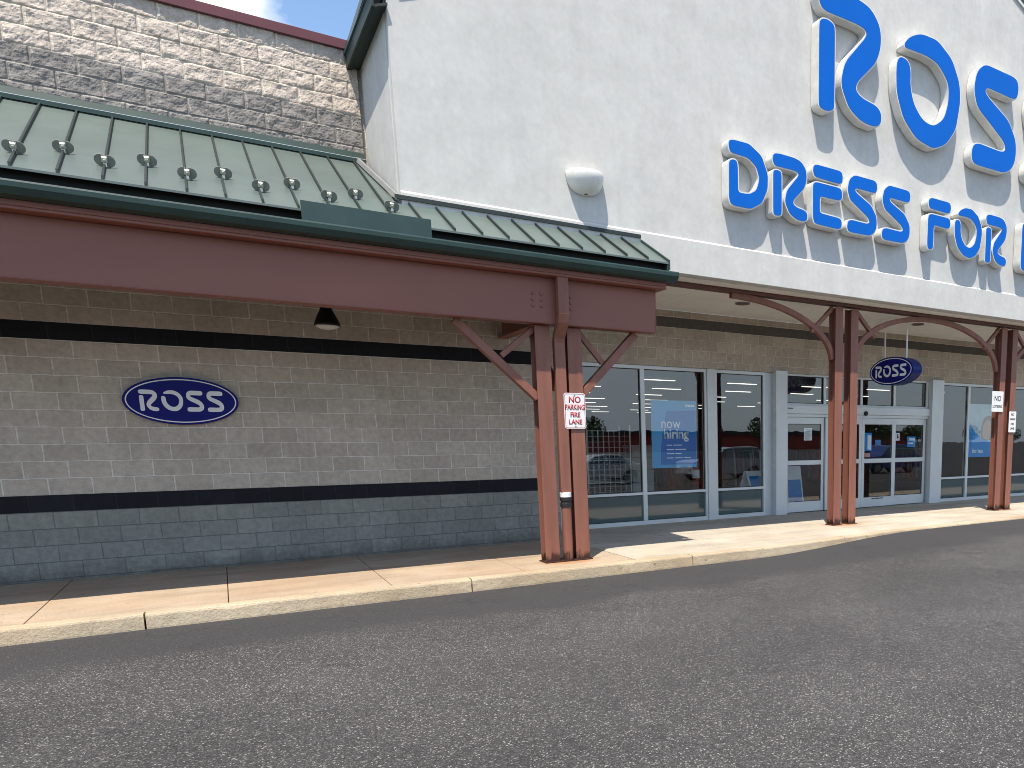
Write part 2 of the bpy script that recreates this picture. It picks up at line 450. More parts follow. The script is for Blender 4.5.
hs = N(nt, 'ShaderNodeHueSaturation'); hs.inputs['Saturation'].default_value = 1.08; nt.links.new(sky.outputs[0], hs.inputs['Color'])
cm = mix(nt, cl, hs.outputs[0], (6.6, 6.7, 6.9))
sx_ = N(nt, 'ShaderNodeSeparateXYZ'); nt.links.new(tc.outputs['Generated'], sx_.inputs[0])
hz = ramp(nt, sx_.outputs[2], [(.0, .85), (.10, .6), (.35, 0.0)])
cm = mix(nt, hz, cm, (3.3, 4.4, 5.8))
nt.links.new(cm, bg.inputs[0]); bg.inputs[1].default_value = .15
nt.links.new(bg.outputs[0], wo.inputs[0])
sl = bpy.data.lights.new('sun', 'SUN'); sl.energy = 4.1; sl.angle = R(.5); sl.color = (1, .955, .88)
so = link(bpy.data.objects.new('sun', sl)); so.rotation_euler = sd.to_track_quat('Z', 'Y').to_euler(); so.location = (-20, -30, 60)
vs = scn.view_settings; vs.view_transform = 'Standard'; vs.look = 'None'; vs.gamma = 1; vs.exposure = .80
vs.use_white_balance = True; vs.white_balance_temperature = 7000; vs.white_balance_tint = 10
scn.display_settings.display_device = 'sRGB'
scn.cycles.max_bounces = 8; scn.cycles.transparent_max_bounces = 12; scn.cycles.glossy_bounces = 4; scn.cycles.diffuse_bounces = 5
scn.cycles.use_denoising = True; scn.cycles.filter_width = .95
scn.cycles.sample_clamp_indirect = 8

# ------------------------------------------------------------------ ground
def smooth(a, b, x):
    t = max(0, min(1, (x-a)/(b-a))); return t*t*(3-2*t)
def yk(x): return -3.03 + .33*smooth(8.5, 12.5, x)          # kerb face
def road_z(x, y):
    z = .118*smooth(8.3, 12.6, x)*(1-smooth(3.2, 9, -y))
    if y < -12: z -= .03*min(-12-y, 20)
    z += .012*noise.noise(Vector((x*.35, y*.35, 3.1)))*(1 if -40 < y < -3 and abs(x) < 45 else 0)
    if y > -2.0: z = -.05
    return z
b = MB()
xs = [-600,-200,-80,-40,-25] + [-15+i*.6 for i in range(100)] + [60,100,200,600]
ys = [-700,-300,-150,-90,-60,-45,-36] + [-32+i*.6 for i in range(51)] + [0,40,150,700]
grid = [[b.bm.verts.new((x, y, road_z(x, y))) for x in xs] for y in ys]
for j in range(len(ys)-1):
    for i in range(len(xs)-1):
        b.bm.faces.new((grid[j][i], grid[j][i+1], grid[j+1][i+1], grid[j+1][i]))
struct(b.build('road', M['asphalt'], smooth=True))

# sidewalk: slabs with real open joints over a dark bed
SW = 1.572; x0 = .285 - 5*SW
b = MB(); b2 = MB()
edges = [x0 + i*SW for i in range(23)]
for i in range(22):
    a, c = edges[i]+.004, edges[i+1]-.004
    t = b if c < 6.7 else b2
    top = .15
    yb = -.02 if c < 6.0 else 1.12
    dz = [random.uniform(-.003, .003) for _ in range(4)]
    fr0, fr1 = yk(a)+.165, yk(c)+.165
    if a < 6.4 < c or c >= 6.0 and a < 6.6: yb = -.02 if c < 6.5 else 1.12
    t.hexa([(a, fr0, -.1), (c, fr1, -.1), (c, yb, -.1), (a, yb, -.1)],
           [(a, fr0, top+dz[0]), (c, fr1, top+dz[1]), (c, yb, top+dz[2]), (a, yb, top+dz[3])])
struct(b.build('sidewalk', M['walk'], bevel=.006)); struct(b2.build('pale_sidewalk', M['walk2'], bevel=.006))
b = MB(); b.box((-8, -2.86, -.1), (8.3, .9, .128)); b.box((8.3, -2.5, -.1), (26, .9, .128)); struct(b.build('sidewalk_bed', M['joint']))
# kerb stones
def kerb_piece(b, a, c):
    n = max(2, int((c-a)/.05)); prev = None
    first = None
    for k in range(n+1):
        x = a + (c-a)*k/n; y = yk(x)
        h = .152 + .003*noise.noise(Vector((x*3, 0, 0)))
        ch = .022 + .012*max(0, noise.noise(Vector((x*5, 1, 0)))) + (.055*max(0, noise.noise(Vector((x*2.9, 4, 0)))-.22))
        ww = .006*noise.noise(Vector((x*6, 7, 0)))
        pr = [(y-.012, -.12), (y-.012+ww, .02), (y+ww*.6, h-ch), (y+ch*.35, h-ch*.3), (y+ch, h), (y+.155, h+.001), (y+.155, -.12)]
        vs_ = [b.bm.verts.new((x, p, z)) for p, z in pr]
        if prev:
            for q in range(len(pr)):
                r_ = (q+1) % len(pr)
                b.bm.faces.new((prev[q], prev[r_], vs_[r_], vs_[q]))
        else: first = vs_
        prev = vs_
    b.bm.faces.new(first[::-1]); b.bm.faces.new(prev)
b = MB(); kx = 1.174 - 3*3.107
while kx < 26:
    kerb_piece(b, kx+.008, kx+3.107-.008); kx += 3.107
struct(b.build('kerb', M['kerb']))

# ------------------------------------------------------------------ store building
store = thing('store_building', 'beige block store with white stucco gable front and silver glazed storefront', 'building', (0, 0, 0))
XL, XC = -7.0, 6.45
G = .1
b = MB(); b.box((XL, .0, 1.196), (XC, .3, 3.0248)); b.build('block_wall', M['block'], store)
for nm, z0, z1, m, dy in (('painted_base', G, .9928, 'base', .0), ('dark_band', .9928, 1.196, 'band', -.001), ('dark_band', 3.0248, 3.228, 'band', -.001), ('block_wall', 3.228, 4.6, 'block', 0)):
    b = MB(); b.box((XL, dy, z0), (XC, .3, z1)); b.build(nm, M[m], store)
# block_coordinates: parts share the store's empty, so shift the pattern back
for m in ('block', 'base', 'band', 'block_s', 'band_s', 'split', 'split_g'):
    pass
b = MB(); b.box((6.15, .301, G), (XC-.001, 1.3, 4.3)); b.build('recess_wall', M['block'], store)

# upper split-face wall: real relief
def upper(name, m, x0, x1, z0, z1, step):
    b = MB(); nx = int((x1-x0)/step); nz_ = int((z1-z0)/step)
    rows = []
    for j in range(nz_+1):
        z = z0 + (z1-z0)*j/nz_; L = []
        for i in range(nx+1):
            x = x0 + (x1-x0)*i/nx
            v = (z-5.6264)/BH; rn = math.floor(v); fv = v-rn
            u = x/BW + (.5 if rn % 2 == 0 else 0); bn = math.floor(u); fu = u-bn
            e = min(min(fu, 1-fu)*BW, min(fv, 1-fv)*BH)
            p = Vector((x, z, bn*3.7 + rn*9.1))
            hgt = .020*noise.fractal(p*9, .9, 2.1, 4) + .013*noise.noise(Vector((x*5, z*5, bn*2.3+rn*7))) + .010*abs(noise.noise(Vector((x*28, z*28, 5))))
            hgt += .004*noise.noise(Vector((bn*4.1, rn*5.3, 1)))
            k = smooth(.000, .018, e); hgt *= .7
            L.append(b.bm.verts.new((x, -(.017 + (.010+hgt)*k), z)))
        rows.append(L)
    for j in range(nz_):
        for i in range(nx):
            b.bm.faces.new((rows[j][i], rows[j][i+1], rows[j+1][i+1], rows[j+1][i]))
    return b.build(name, m, store)
upper('upper_grey_wall', M['split_g'], -.6, 3.99, 5.6264, 6.236, .0127)
upper('upper_block_wall', M['split'], -.6, 3.99, 6.236, 7.05, .0127)
b = MB(); b.box((XL, .02, 4.601), (4.1, .3, 7.04)); b.build('parapet_core', M['block'], store)
b = MB(); b.box((XL, -.005, 5.6), (-.601, .019, 6.236)); b.build('upper_grey_wall', M['split_g'], store)
b = MB(); b.box((XL, -.005, 6.236), (-.601, .019, 7.05)); b.build('upper_block_wall', M['split'], store)
b = MB(); b.hexa([(XL,-.075,7.035),(3.99,-.075,7.035),(3.99,.34,7.035),(XL,.34,7.035)], [(XL,-.07,7.155),(3.99,-.07,7.155),(3.99,.34,7.175),(XL,.34,7.175)])
b.build('coping', M['maroon'], store, bevel=.004)
b = MB(); b.box((XL, .3, 6.2), (4.1, 14, 6.3)); b.build('flat_roof', M['dark'], store)

# gable box
YG = -1.8; ZB = 4.315
APX, APZ, SL = 14.2, 11.12, .402
def xr(y): return 4.07 - .083*(y-YG)
zL = APZ - SL*(APX-4.07)
XR = APX + (APX-4.07)
b = MB()
b.prism([(4.07, 4.845), (XR, 4.845), (XR, zL), (APX, APZ), (4.07, zL)], lambda u, v, q: (u, YG+q, v), .12)
b.build('stucco_face', M['stucco'], store)
b = MB()
b.prism([(YG, 4.845), (YG-.028, 4.812), (YG-.032, ZB), (YG+.12, ZB), (YG+.12, 4.843)], lambda u, v, q: (4.068+q, u, v), XR-4.068)
b.build('stucco_band', M['stucco'], store, bevel=.006)
b = MB()
b.hexa([(xr(YG+.121), YG+.121, 4.2), (4.35, YG+.121, 4.2), (4.35, 14, 4.2), (xr(0)-.02, 14, 4.2)], [(xr(YG+.121), YG+.121, zL-.02), (4.35, YG+.121, zL-.02), (4.35, 14, zL-.02), (xr(0)-.02, 14, zL-.02)])
b.bm.verts.ensure_lookup_table()
b.build('stucco_return', M['stucco'], store)
b = MB(); b.box((XR-.3, YG+.121, 4.2), (XR, 14, zL-.02)); b.build('stucco_return', M['stucco'], store)
# eave along the return: soffit, fascia
b = MB(); b.hexa([(xr(-1.86)-.15, -1.86, 6.80), (xr(-1.86)-.002, -1.86, 6.86), (xr(0)-.1, 12, 6.86), (xr(0)-.25, 12, 6.80)],
                 [(xr(-1.86)-.15, -1.86, 6.83), (xr(-1.86)-.002, -1.86, 6.89), (xr(0)-.1, 12, 6.89), (xr(0)-.25, 12, 6.83)])
ev = b.build('eave', M['soffit_eave'], store)
b = MB(); b.hexa([(xr(-1.86)-.18, -1.87, 6.80), (xr(-1.86)-.152, -1.87, 6.80), (xr(0)-.252, 12, 6.80), (xr(0)-.28, 12, 6.80)],
                 [(xr(-1.86)-.18, -1.87, 6.97), (xr(-1.86)-.152, -1.87, 6.97), (xr(0)-.252, 12, 6.97), (xr(0)-.28, 12, 6.97)])
b.build('fascia', M['soffit_eave'], ev, bevel=.004)
b = MB(); b.hexa([(xr(-1.86)-.20, -1.88, 6.972), (xr(-1.86)-.10, -1.88, 6.972), (xr(0)-.2, 12, 6.972), (xr(0)-.30, 12, 6.972)],
                 [(xr(-1.86)-.20, -1.88, 7.01), (xr(-1.86)-.10, -1.88, 7.01), (xr(0)-.2, 12, 7.01), (xr(0)-.30, 12, 7.01)])
b.build('roof_edge', M['teal'], ev, bevel=.004)
# gable roof and rake trim
b = MB()
for s in (-1, 1):
    xe = APX + s*(APX-3.86)
    ze = APZ+.02 - SL*(APX-3.86)
    b.hexa([(APX, YG-.04, APZ+.02), (xe, YG-.04, ze), (xe, 14, ze), (APX, 14, APZ+.02)], [(APX, YG-.04, APZ+.1), (xe, YG-.04, ze+.08), (xe, 14, ze+.08), (APX, 14, APZ+.1)])
b.build('gable_roof', M['greenflash'], store)
b = MB()
for s in (-1, 1):
    xe = APX + s*(APX-4.2); ze = APZ - SL*(APX-4.2)
    b.hexa([(APX, YG-.03, APZ-.05), (xe, YG-.03, ze-.05), (xe, YG-.002, ze-.05), (APX, YG-.002, APZ-.05)], [(APX, YG-.03, APZ+.02), (xe, YG-.03, ze+.02), (xe, YG-.002, ze+.02), (APX, YG-.002, APZ+.02)])
b.build('rake_trim', M['letter'], store)
# soffit under the gable, laid in boards
b = MB()
sx = [6.46, 8.84] + [8.84+2.44*i for i in range(1, 7)]
for i in range(len(sx)-1):
    b.box((sx[i]+.004, YG+.125, 4.30), (sx[i+1]-.004, -.42, 4.33)); b.box((sx[i]+.004, -.412, 4.30), (sx[i+1]-.004, .999, 4.33))
b.build('soffit', M['soffit'], store)
b = MB(); b.box((6.46, YG+.125, 4.331), (XR-.31, 1.0, 4.36)); b.build('soffit_backing', M['dark'], store)
for x, y in ((10.15, -.37), (14.85, -.37), (19.5, -.37)):
    b = MB(); b.lathe([(.14, 4.28), (.14, 4.2995)], (x, y, 0)); f_ = b.build('recessed_light', M['flash'], store)
    b = MB(); b.lathe([(.11, 4.274), (.11, 4.2795)], (x, y, 0)); b.build('lens', M['rustlens'], f_)
# storefront block wall above the glazing, with its dark course
YS = 1.0
b = MB(); b.box((XC, YS, 3.235), (24.2, 1.3, 3.98)); b.build('block_wall', M['block_s'], store)
b = MB(); b.box((XC, YS-.001, 3.98), (24.2, 1.3, 4.168)); b.build('grey_band', M['band_s'], store)
b = MB(); b.box((XC, YS, 4.168), (24.2, 1.3, 4.299)); b.build('block_wall', M['block_s'], store)
b = MB(); b.box((XC, YS, G), (6.98, 1.3, 3.234)); b.build('block_wall', M['block_s'], store)

# ---- storefront glazing
YF = 1.04   # frame front
def window(x0, x1, mulls, name='window', zs=(.15, .232, .742, .795, 3.165, 3.232)):
    """one storefront bay: aluminium frame (part) > panes and spandrel panels"""
    zb, zs_, zm0, zm1, zh, zt = zs
    f = MB(); w = .05
    f.box((x0, YF, zb), (x1, YF+.11, zs_)); f.box((x0, YF, zh), (x1, YF+.11, zt))
    xsn = [x0] + mulls + [x1]
    edges = []
    for i, m in enumerate(xsn):
        if i == 0: a, c = x0, x0+w
        elif i == len(xsn)-1: a, c = x1-w, x1
        else: a, c = m-.046, m+.046
        edges.append((a, c)); f.box((a, YF, zs_), (c, YF+.11, zh))
    for i in range(len(edges)-1):
        f.box((edges[i][1], YF+.002, zm0), (edges[i+1][0], YF+.108, zm1))
    fr = f.build(name, M['alu'], store, bevel=.004)
    for i in range(len(edges)-1):
        a, c = edges[i][1], edges[i+1][0]
        b = MB(); b.box((a, YF+.05, zm1), (c, YF+.056, zh)); b.build('pane', M['glass'], fr)
        b = MB(); b.box((a, YF+.05, zs_), (c, YF+.06, zm0)); b.build('spandrel_panel', M['spandrel'], fr)
        g = MB()
        for (q0, q1, r0_, r1_) in ((a, c, zm1, zm1+.012), (a, c, zh-.012, zh), (a, a+.012, zm1+.012, zh-.012), (c-.012, c, zm1+.012, zh-.012), (a, c, zs_, zs_+.01), (a, c, zm0-.01, zm0)):
            g.box((q0, YF+.036, r0_), (q1, YF+.049, r1_))
        g.build('gasket', M['gasket'], fr)
    return fr
window(6.985, 10.215, [8.755])
b = MB(); b.box((10.216, YF-.03, .15), (10.418, YF+.14, 3.233)); b.build('pilaster', M['alu'], store, bevel=.006)
window(10.419, 11.70, [])
b = MB(); b.box((11.701, YF+.01, .15), (11.90, YF+.14, 3.233)); b.build('jamb_panel', M['alu_d'], store, bevel=.004)
b = MB(); b.box((11.901, YF-.13, .15), (12.215, YF+.14, 3.27)); b.build('pilaster', M['alu'], store, bevel=.008)
b = MB(); b.box((16.87, YF-.13, .15), (17.30, YF+.14, 3.27)); b.build('pilaster', M['alu'], store, bevel=.008)
window(17.301, 21.6, [18.46, 20.0])
b = MB(); b.box((21.601, YF-.13, .15), (22.0, YF+.14, 3.27)); b.build('pilaster', M['alu'], store, bevel=.008)
b = MB(); b.box((22.0, YS, G), (24.2, 1.3, 3.234)); b.build('block_wall', M['block_s'], store)
# entrance: transom, header with operator, four sliding leaves
D0, D1 = 12.216, 16.869
dm = [12.25, 13.40, 14.545, 15.65, 16.82]
f = MB(); f.box((D0, YF, 3.19), (D1, YF+.11, 3.234)); f.box((D0, YF, 2.555), (D1, YF+.11, 2.60))
for m in dm: f.box((max(D0, m-.035), YF, 2.60), (min(D1, m+.035), YF+.11, 3.19))
tr = f.build('transom', M['alu'], store, bevel=.004)
for i in range(4):
    b = MB(); b.box((dm[i]+.035, YF+.05, 2.60), (dm[i+1]-.035, YF+.056, 3.19)); b.build('pane', M['glass'], tr)
    g = MB(); a, c = dm[i]+.035, dm[i+1]-.035
    for (q0, q1, r0_, r1_) in ((a, c, 2.60, 2.614), (a, c, 3.176, 3.19), (a, a+.02, 2.614, 3.176), (c-.02, c, 2.614, 3.176)): g.box((q0, YF+.03, r0_), (q1, YF+.049, r1_))
    g.build('gasket', M['gasket'], tr)
b = MB(); b.box((D0, YF-.06, 2.372), (D1, YF+.12, 2.553)); b.box((D0, YF-.02, 2.30), (D1, YF+.12, 2.370)); hd = b.build('entrance_header', M['alu'], store, bevel=.006)
b = MB(); b.lathe([(.02, -.12), (.05, -.10), (.055, -.061)], (14.62, YF, 2.40), 'Y', 16); b.build('motion_sensor', M['black'], hd, smooth=True)
b = MB(); b.box((12.28, YF-.068, 2.475), (12.42, YF-.061, 2.492)); b.build('vent_slot', M['black'], hd)
doors = []
for i in range(4):
    a, c = dm[i]+.004, dm[i+1]-.004
    yy = YF+.02 if i in (0, 3) else YF-.03
    f = MB(); s_ = .085
    z0_, z1_ = .168, 2.295
    f.box((a, yy, z0_), (a+s_, yy+.05, z1_)); f.box((c-s_, yy, z0_), (c, yy+.05, z1_))
    f.box((a+s_, yy, z0_), (c-s_, yy+.05, .40)); f.box((a+s_, yy, 1.232), (c-s_, yy+.05, 1.335)); f.box((a+s_, yy, 2.15), (c-s_, yy+.05, z1_))
    d = f.build('sliding_door', M['alu'], store, bevel=.004); doors.append((d, a, c, yy))
    for z0_, z1_ in ((.40, 1.232), (1.335, 2.15)):
        b = MB(); b.box((a+s_, yy+.02, z0_), (c-s_, yy+.026, z1_)); b.build('pane', M['glass'], d)
        g = MB(); q, w_ = a+s_, c-s_
        for (q0, q1, r0_, r1_) in ((q, w_, z0_, z0_+.012), (q, w_, z1_-.012, z1_), (q, q+.012, z0_+.012, z1_-.012), (w_-.012, w_, z0_+.012, z1_-.012)): g.box((q0, yy+.006, r0_), (q1, yy+.019, r1_))
        g.build('gasket', M['gasket'], d)
b = MB()
for k, wd in enumerate((.07,.05,.09,.03,.08)): b.box((14.9+sum((.07,.05,.09,.03,.08)[:k])+k*.015, YF-.0325, .352), (14.9+sum((.07,.05,.09,.03,.08)[:k])+k*.015+wd, YF-.0302, .378))
b.build('rail_lettering', M['blackink'], doors[2][0])

# ---- shop interior
def room():
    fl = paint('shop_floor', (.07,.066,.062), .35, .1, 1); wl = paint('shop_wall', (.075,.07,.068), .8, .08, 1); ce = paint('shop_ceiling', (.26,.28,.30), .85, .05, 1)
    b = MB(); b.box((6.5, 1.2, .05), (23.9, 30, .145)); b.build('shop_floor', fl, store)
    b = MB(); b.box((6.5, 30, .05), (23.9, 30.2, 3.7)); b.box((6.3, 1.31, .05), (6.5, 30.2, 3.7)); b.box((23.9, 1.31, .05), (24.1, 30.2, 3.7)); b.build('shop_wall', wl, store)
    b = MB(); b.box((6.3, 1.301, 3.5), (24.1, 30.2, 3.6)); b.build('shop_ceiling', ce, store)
room()
lampm = emit('strip_lamp', (1, .97, .92), 1.15)
lamp_h = paint('strip_lamp_case', (.6,.6,.6), .5)
t0 = thing('ceiling_light', 'white strip lamp on the dim shop ceiling', 'ceiling light', (9.0, 3.2, 3.42), 'strip lamps inside the shop')
b = MB(); b.box((8.45, 3.14, 3.43), (9.55, 3.26, 3.499)); b.build('lamp_case', lamp_h, t0)
b = MB(); b.box((8.50, 3.165, 3.415), (9.50, 3.235, 3.4295)); b.build('lamp_tube', lampm, t0)
for j in range(9):
    for i in range(6):
        if i == 0 and j == 0: continue
        dup(t0, (8.2 + i*2.75 + (j % 2)*.9, 3.2 + j*2.9, 3.42))

def rack(x, y):
    """galvanised wire grid rack"""
    t = thing('wire_rack', 'tall galvanised wire grid rack behind the first shop window', 'shop rack', (x, y, .145))
    wm = paint('galvanised_wire', (.48,.50,.52), .35, .05, 4, .5, metal=.6)
    for k, (x0, y0, x1, y1) in enumerate(((x, y, x+.95, y), (x, y+.5, x+.95, y+.5))):
        g = MB()
        for i in range(9): q = i/8; g.tube([(x0+(x1-x0)*q, y0, .15), (x0+(x1-x0)*q, y0, 2.02)], .007, 6)
        for j in range(17): z = .2 + j*.113; g.tube([(x0, y0, z), (x1, y1, z)], .007, 6)
        g.build('grid_panel', wm, t)
    for sx_ in (0, .95):
        for sy in (0, .5):
            g = MB(); g.tube([(x+sx_, y+sy, .145), (x+sx_, y+sy, 2.12)], .018, 8); g.build('post', wm, t)
    for z in (.5, .95, 1.4):
        g = MB(); g.box((x+.02, y+.02, z), (x+.93, y+.48, z+.015)); g.build('shelf', wm, t)
rack(7.95, 1.95)
boxm = paint('white_carton', (.42,.42,.41), .7, .06, 2)
for k in range(6):
    z = .147 + k*.262
    o = thing('storage_box', ('white carton at the bottom of the stack beside the wire rack', 'second white carton up in the stack beside the wire rack', 'third white carton up in the stack beside the wire rack', 'fourth white carton up in the stack beside the wire rack', 'fifth white carton up in the stack beside the wire rack', 'topmost white carton of the stack beside the wire rack')[k], 'box', (9.25, 2.3, z), 'cartons stacked in the window')
    b = MB(); b.box((9.0, 2.08, z), (9.5, 2.5, z+.2)); b.build('carton', boxm, o, bevel=.004)
    b = MB(); b.box((8.99, 2.07, z+.201), (9.51, 2.51, z+.255)); b.build('lid', boxm, o, bevel=.006)
# fire extinguisher on an interior post
ext = thing('fire_extinguisher', 'red fire extinguisher with white label behind the second window', 'fire extinguisher', (10.27, 1.62, .82))
redm = paint('red_enamel', (.30,.012,.016), .3, .05, 2, .5)
b = MB(); b.lathe([(.06, .82), (.085, .83), (.085, 1.30), (.06, 1.38), (.03, 1.40), (.03, 1.43)], (10.27, 1.62, 0)); b.build('cylinder', redm, ext, smooth=True)
b = MB(); b.lathe([(.0865, 1.0), (.0865, 1.18)], (10.27, 1.62, 0)); b.build('label_wrap', M['paper'], ext)
b = MB(); b.box((10.20, 1.60, 1.431), (10.34, 1.64, 1.48)); b.tube([(10.3, 1.6, 1.45), (10.38, 1.56, 1.40), (10.39, 1.56, 1.05)], .012, 8); b.build('valve', M['black'], ext)
b = MB(); b.box((10.25, 1.71, .82), (10.31, 1.75, 1.4)); b.build('bracket', M['black'], ext)
ip = thing('interior_post', 'dark brown interior post beside the fire extinguisher', 'post', (10.3, 1.83, .145))
b = MB(); b.box((10.15, 1.755, .145), (10.45, 1.95, 3.49)); b.build('shaft', paint('dark_brown_wood', (.05,.03,.022), .5), ip, bevel=.01)
b = MB(); b.box((10.13, 1.735, .145), (10.47, 1.754, .3)); b.build('plinth', M['black'], ip)

def aframe(x, y, lab, h=.62, w=.48, z0=.145):
    t = thing('sandwich_board', lab, 'signboard', (x, y, z0))
    for s, nm in ((-1, 'front_board'), (1, 'rear_board')):
        b = MB(); b.hexa([(x-w/2, y+s*.2, z0), (x+w/2, y+s*.2, z0), (x+w/2, y+s*.2+.02, z0), (x-w/2, y+s*.2+.02, z0)], [(x-w/2, y+s*.03, z0+h), (x+w/2, y+s*.03, z0+h), (x+w/2, y+s*.03+.02, z0+h), (x-w/2, y+s*.03+.02, z0+h)])
        o = b.build(nm, M['paper'], t, bevel=.004)
        if s < 0:
            def pt(u, q, d): k = (q)/h; return (x+u*w, y-.2+.17*k-d, z0+q)
            b = MB(); b.hexa([pt(-.42, .04*h/.62, .004), pt(.42, .04*h/.62, .004), pt(.42, .04*h/.62, .002), pt(-.42, .04*h/.62, .002)], [pt(-.42, h*.68, .004), pt(.42, h*.68, .004), pt(.42, h*.68, .002), pt(-.42, h*.68, .002)])
            b.build('blue_print', M['poster_m'], o)
aframe(11.90, 1.75, 'low white board with blue print inside the third window', .36, .50, .745)
tb = thing('display_ledge', 'low dark ledge behind the third shop window', 'ledge', (11.1, 1.8, .145))
b = MB(); b.box((10.6, 1.5, .70), (11.85, 2.05, .742)); b.build('ledge_top', M['dark'], tb, bevel=.004)
b = MB(); b.box((10.7, 1.55, .145), (11.8, 2.0, .699)); b.build('cabinet', M['dark'], tb)
aframe(13.35, 2.2, 'tall white board with blue notices inside the left sliding door', 1.02, .5)

# clothes rails deeper in the shop
cloth = [paint('garment_%s' % n, c, .9, .2, 9) for n, c in (('red', (.22,.025,.02)), ('dark', (.03,.03,.035)), ('rust', (.20,.06,.03)), ('blue', (.03,.05,.12)), ('cream', (.3,.27,.22)))]
def rail(x, y, lab, seed):
    rnd = random.Random(seed)
    t = thing('clothes_rail', lab, 'clothes rail', (x, y, .145), 'clothes rails on the shop floor')
    b = MB(); b.tube([(x-1, y, .15), (x-1, y, 1.5), (x+1, y, 1.5), (x+1, y, .15)], .018, 8); b.build('rail_frame', M['flash'], t)
    q = x-.94
    while q < x+.9:
        d = rnd.uniform(.05, .08); h = rnd.uniform(.75, .95)
        b = MB(); b.hexa([(q, y-.26, 1.45-h), (q+d, y-.28, 1.45-h), (q+d, y+.27, 1.45-h), (q, y+.25, 1.45-h)], [(q+.01, y-.2, 1.47), (q+d-.01, y-.2, 1.47), (q+d-.01, y+.2, 1.47), (q+.01, y+.2, 1.47)])
        b.build('garment', rnd.choice(cloth), t); q += d + .012
for k, (x, y, lab) in enumerate(((9.6, 5.2, 'clothes rail seen left of the hiring poster'), (11.9, 4.6, 'clothes rail with red garments behind the third window'), (14.6, 5.4, 'clothes rail of red and dark garments behind the left door leaf'), (17.4, 5.8, 'clothes rail dimly seen through the right door leaf'), (20.4, 4.6, 'clothes rail behind the photo poster window'))):
    rail(x, y, lab, k+3)

# ------------------------------------------------------------------ canopy
can = thing('canopy', 'green standing seam canopy roof on a brown red steel beam', 'canopy', (0, -2.5, 3.29))
XE = 7.32
def rz(y): return 4.235 + .536*(y+2.65)
b = MB()
def slab(x0, x1, ya, yb, t=.022):
    b.hexa([(x0, ya, rz(ya)-t), (x1, ya, rz(ya)-t), (x1, yb, rz(yb)-t), (x0, yb, rz(yb)-t)], [(x0, ya, rz(ya)), (x1, ya, rz(ya)), (x1, yb, rz(yb)), (x0, yb, rz(yb))])
slab(XL, 4.0, -2.65, -.008); slab(4.0005, XE, -2.65, YG-.001)
b.build('roof_panel', M['roof'], can)
RIB0, RS = .655, .3175; rj = random.Random(11)
k = -8
while True:
    x = RIB0 + k*RS
    if x > XE-.1: break
    top = -.06 if x < 3.92 else YG-.04
    if x < 3.92 or x > 4.1:
        b = MB(); b.hexa([(x-.010, -2.648, rz(-2.648)+.001), (x+.010, -2.648, rz(-2.648)+.001), (x+.010, top, rz(top)+.001), (x-.010, top, rz(top)+.001)],
                         [(x-.009, -2.645, rz(-2.645)+.036), (x+.009, -2.645, rz(-2.645)+.036), (x+.009, top, rz(top)+.036), (x-.009, top, rz(top)+.036)])
        b.build('seam', M['rib'], can)
    if 0 <= k <= 10 or k < 0:
        y = -2.22 if k % 2 == 0 else -1.95
        xx = x + .0035*max(0, k) + rj.uniform(-.006, .006); y += rj.uniform(-.018, .018)
        c = Vector((xx, y, rz(y)+.02)); n_ = Vector((0, -.536, 1)).normalized(); ja = rj.uniform(-.12, .12); s1 = (Vector((1, 0, 0))*math.cos(ja) + n_*math.sin(ja)*.4).normalized(); s2 = n_.cross(s1).normalized()
        if k > -4:
            g = MB()
            for sgn in (-1, 1):
                cc = c + s1*sgn*.032 + n_*.038
                ring = [cc + s1*.050*math.cos(t*math.pi/8) + n_*.054*math.sin(t*math.pi/8) for t in range(16)]
                lo = [g.bm.verts.new(p + s2*(.0 + .001*sgn)) for p in ring]; hi = [g.bm.verts.new(p + s2*(.014 + .001*sgn)) for p in ring]
                g.bm.faces.new(lo[::-1]); g.bm.faces.new(hi)
                for t in range(16): g.bm.faces.new((lo[t], lo[(t+1) % 16], hi[(t+1) % 16], hi[t]))
            sg = g.build('snow_guard', M['disc'], can)
            g = MB()
            q = [c + s1*a*.026 + n_*(.05+d*.030) for a, d in ((-1,-1),(1,-1),(1,1),(-1,1))]
            g.hexa([p - s2*.002 for p in q], [c + n_*.05 + (p-c-n_*.05)*.7 - s2*.035 for p in q]); g.tube([c + n_*.05 - s2*.03, c + n_*.05 - s2*.05], .012, 8)
            g.box(tuple(c + Vector((-.014, -.03, -.03))), tuple(c + Vector((.014, .03, .02))))
            g.build('clamp', M['clip'], sg, bevel=.004)
    k += 1
b = MB(); b.box((XE-.022, -2.645, 4.06), (XE+.012, -2.50, 4.212))
b.hexa([(XE+.0005, -2.65, rz(-2.65)-.1), (XE+.025, -2.65, rz(-2.65)-.1), (XE+.025, YG-.002, rz(YG)-.1), (XE+.0005, YG-.002, rz(YG)-.1)], [(XE+.0005, -2.65, rz(-2.65)+.035), (XE+.025, -2.65, rz(-2.65)+.035), (XE+.025, YG-.002, rz(YG)+.035), (XE+.0005, YG-.002, rz(YG)+.035)])
b.build('gable_trim', M['greenflash'], can)
b = MB(); b.box((XL, -2.53, 3.96), (XE, -2.51, 4.275)); b.build('drip_edge', M['drip'], can)
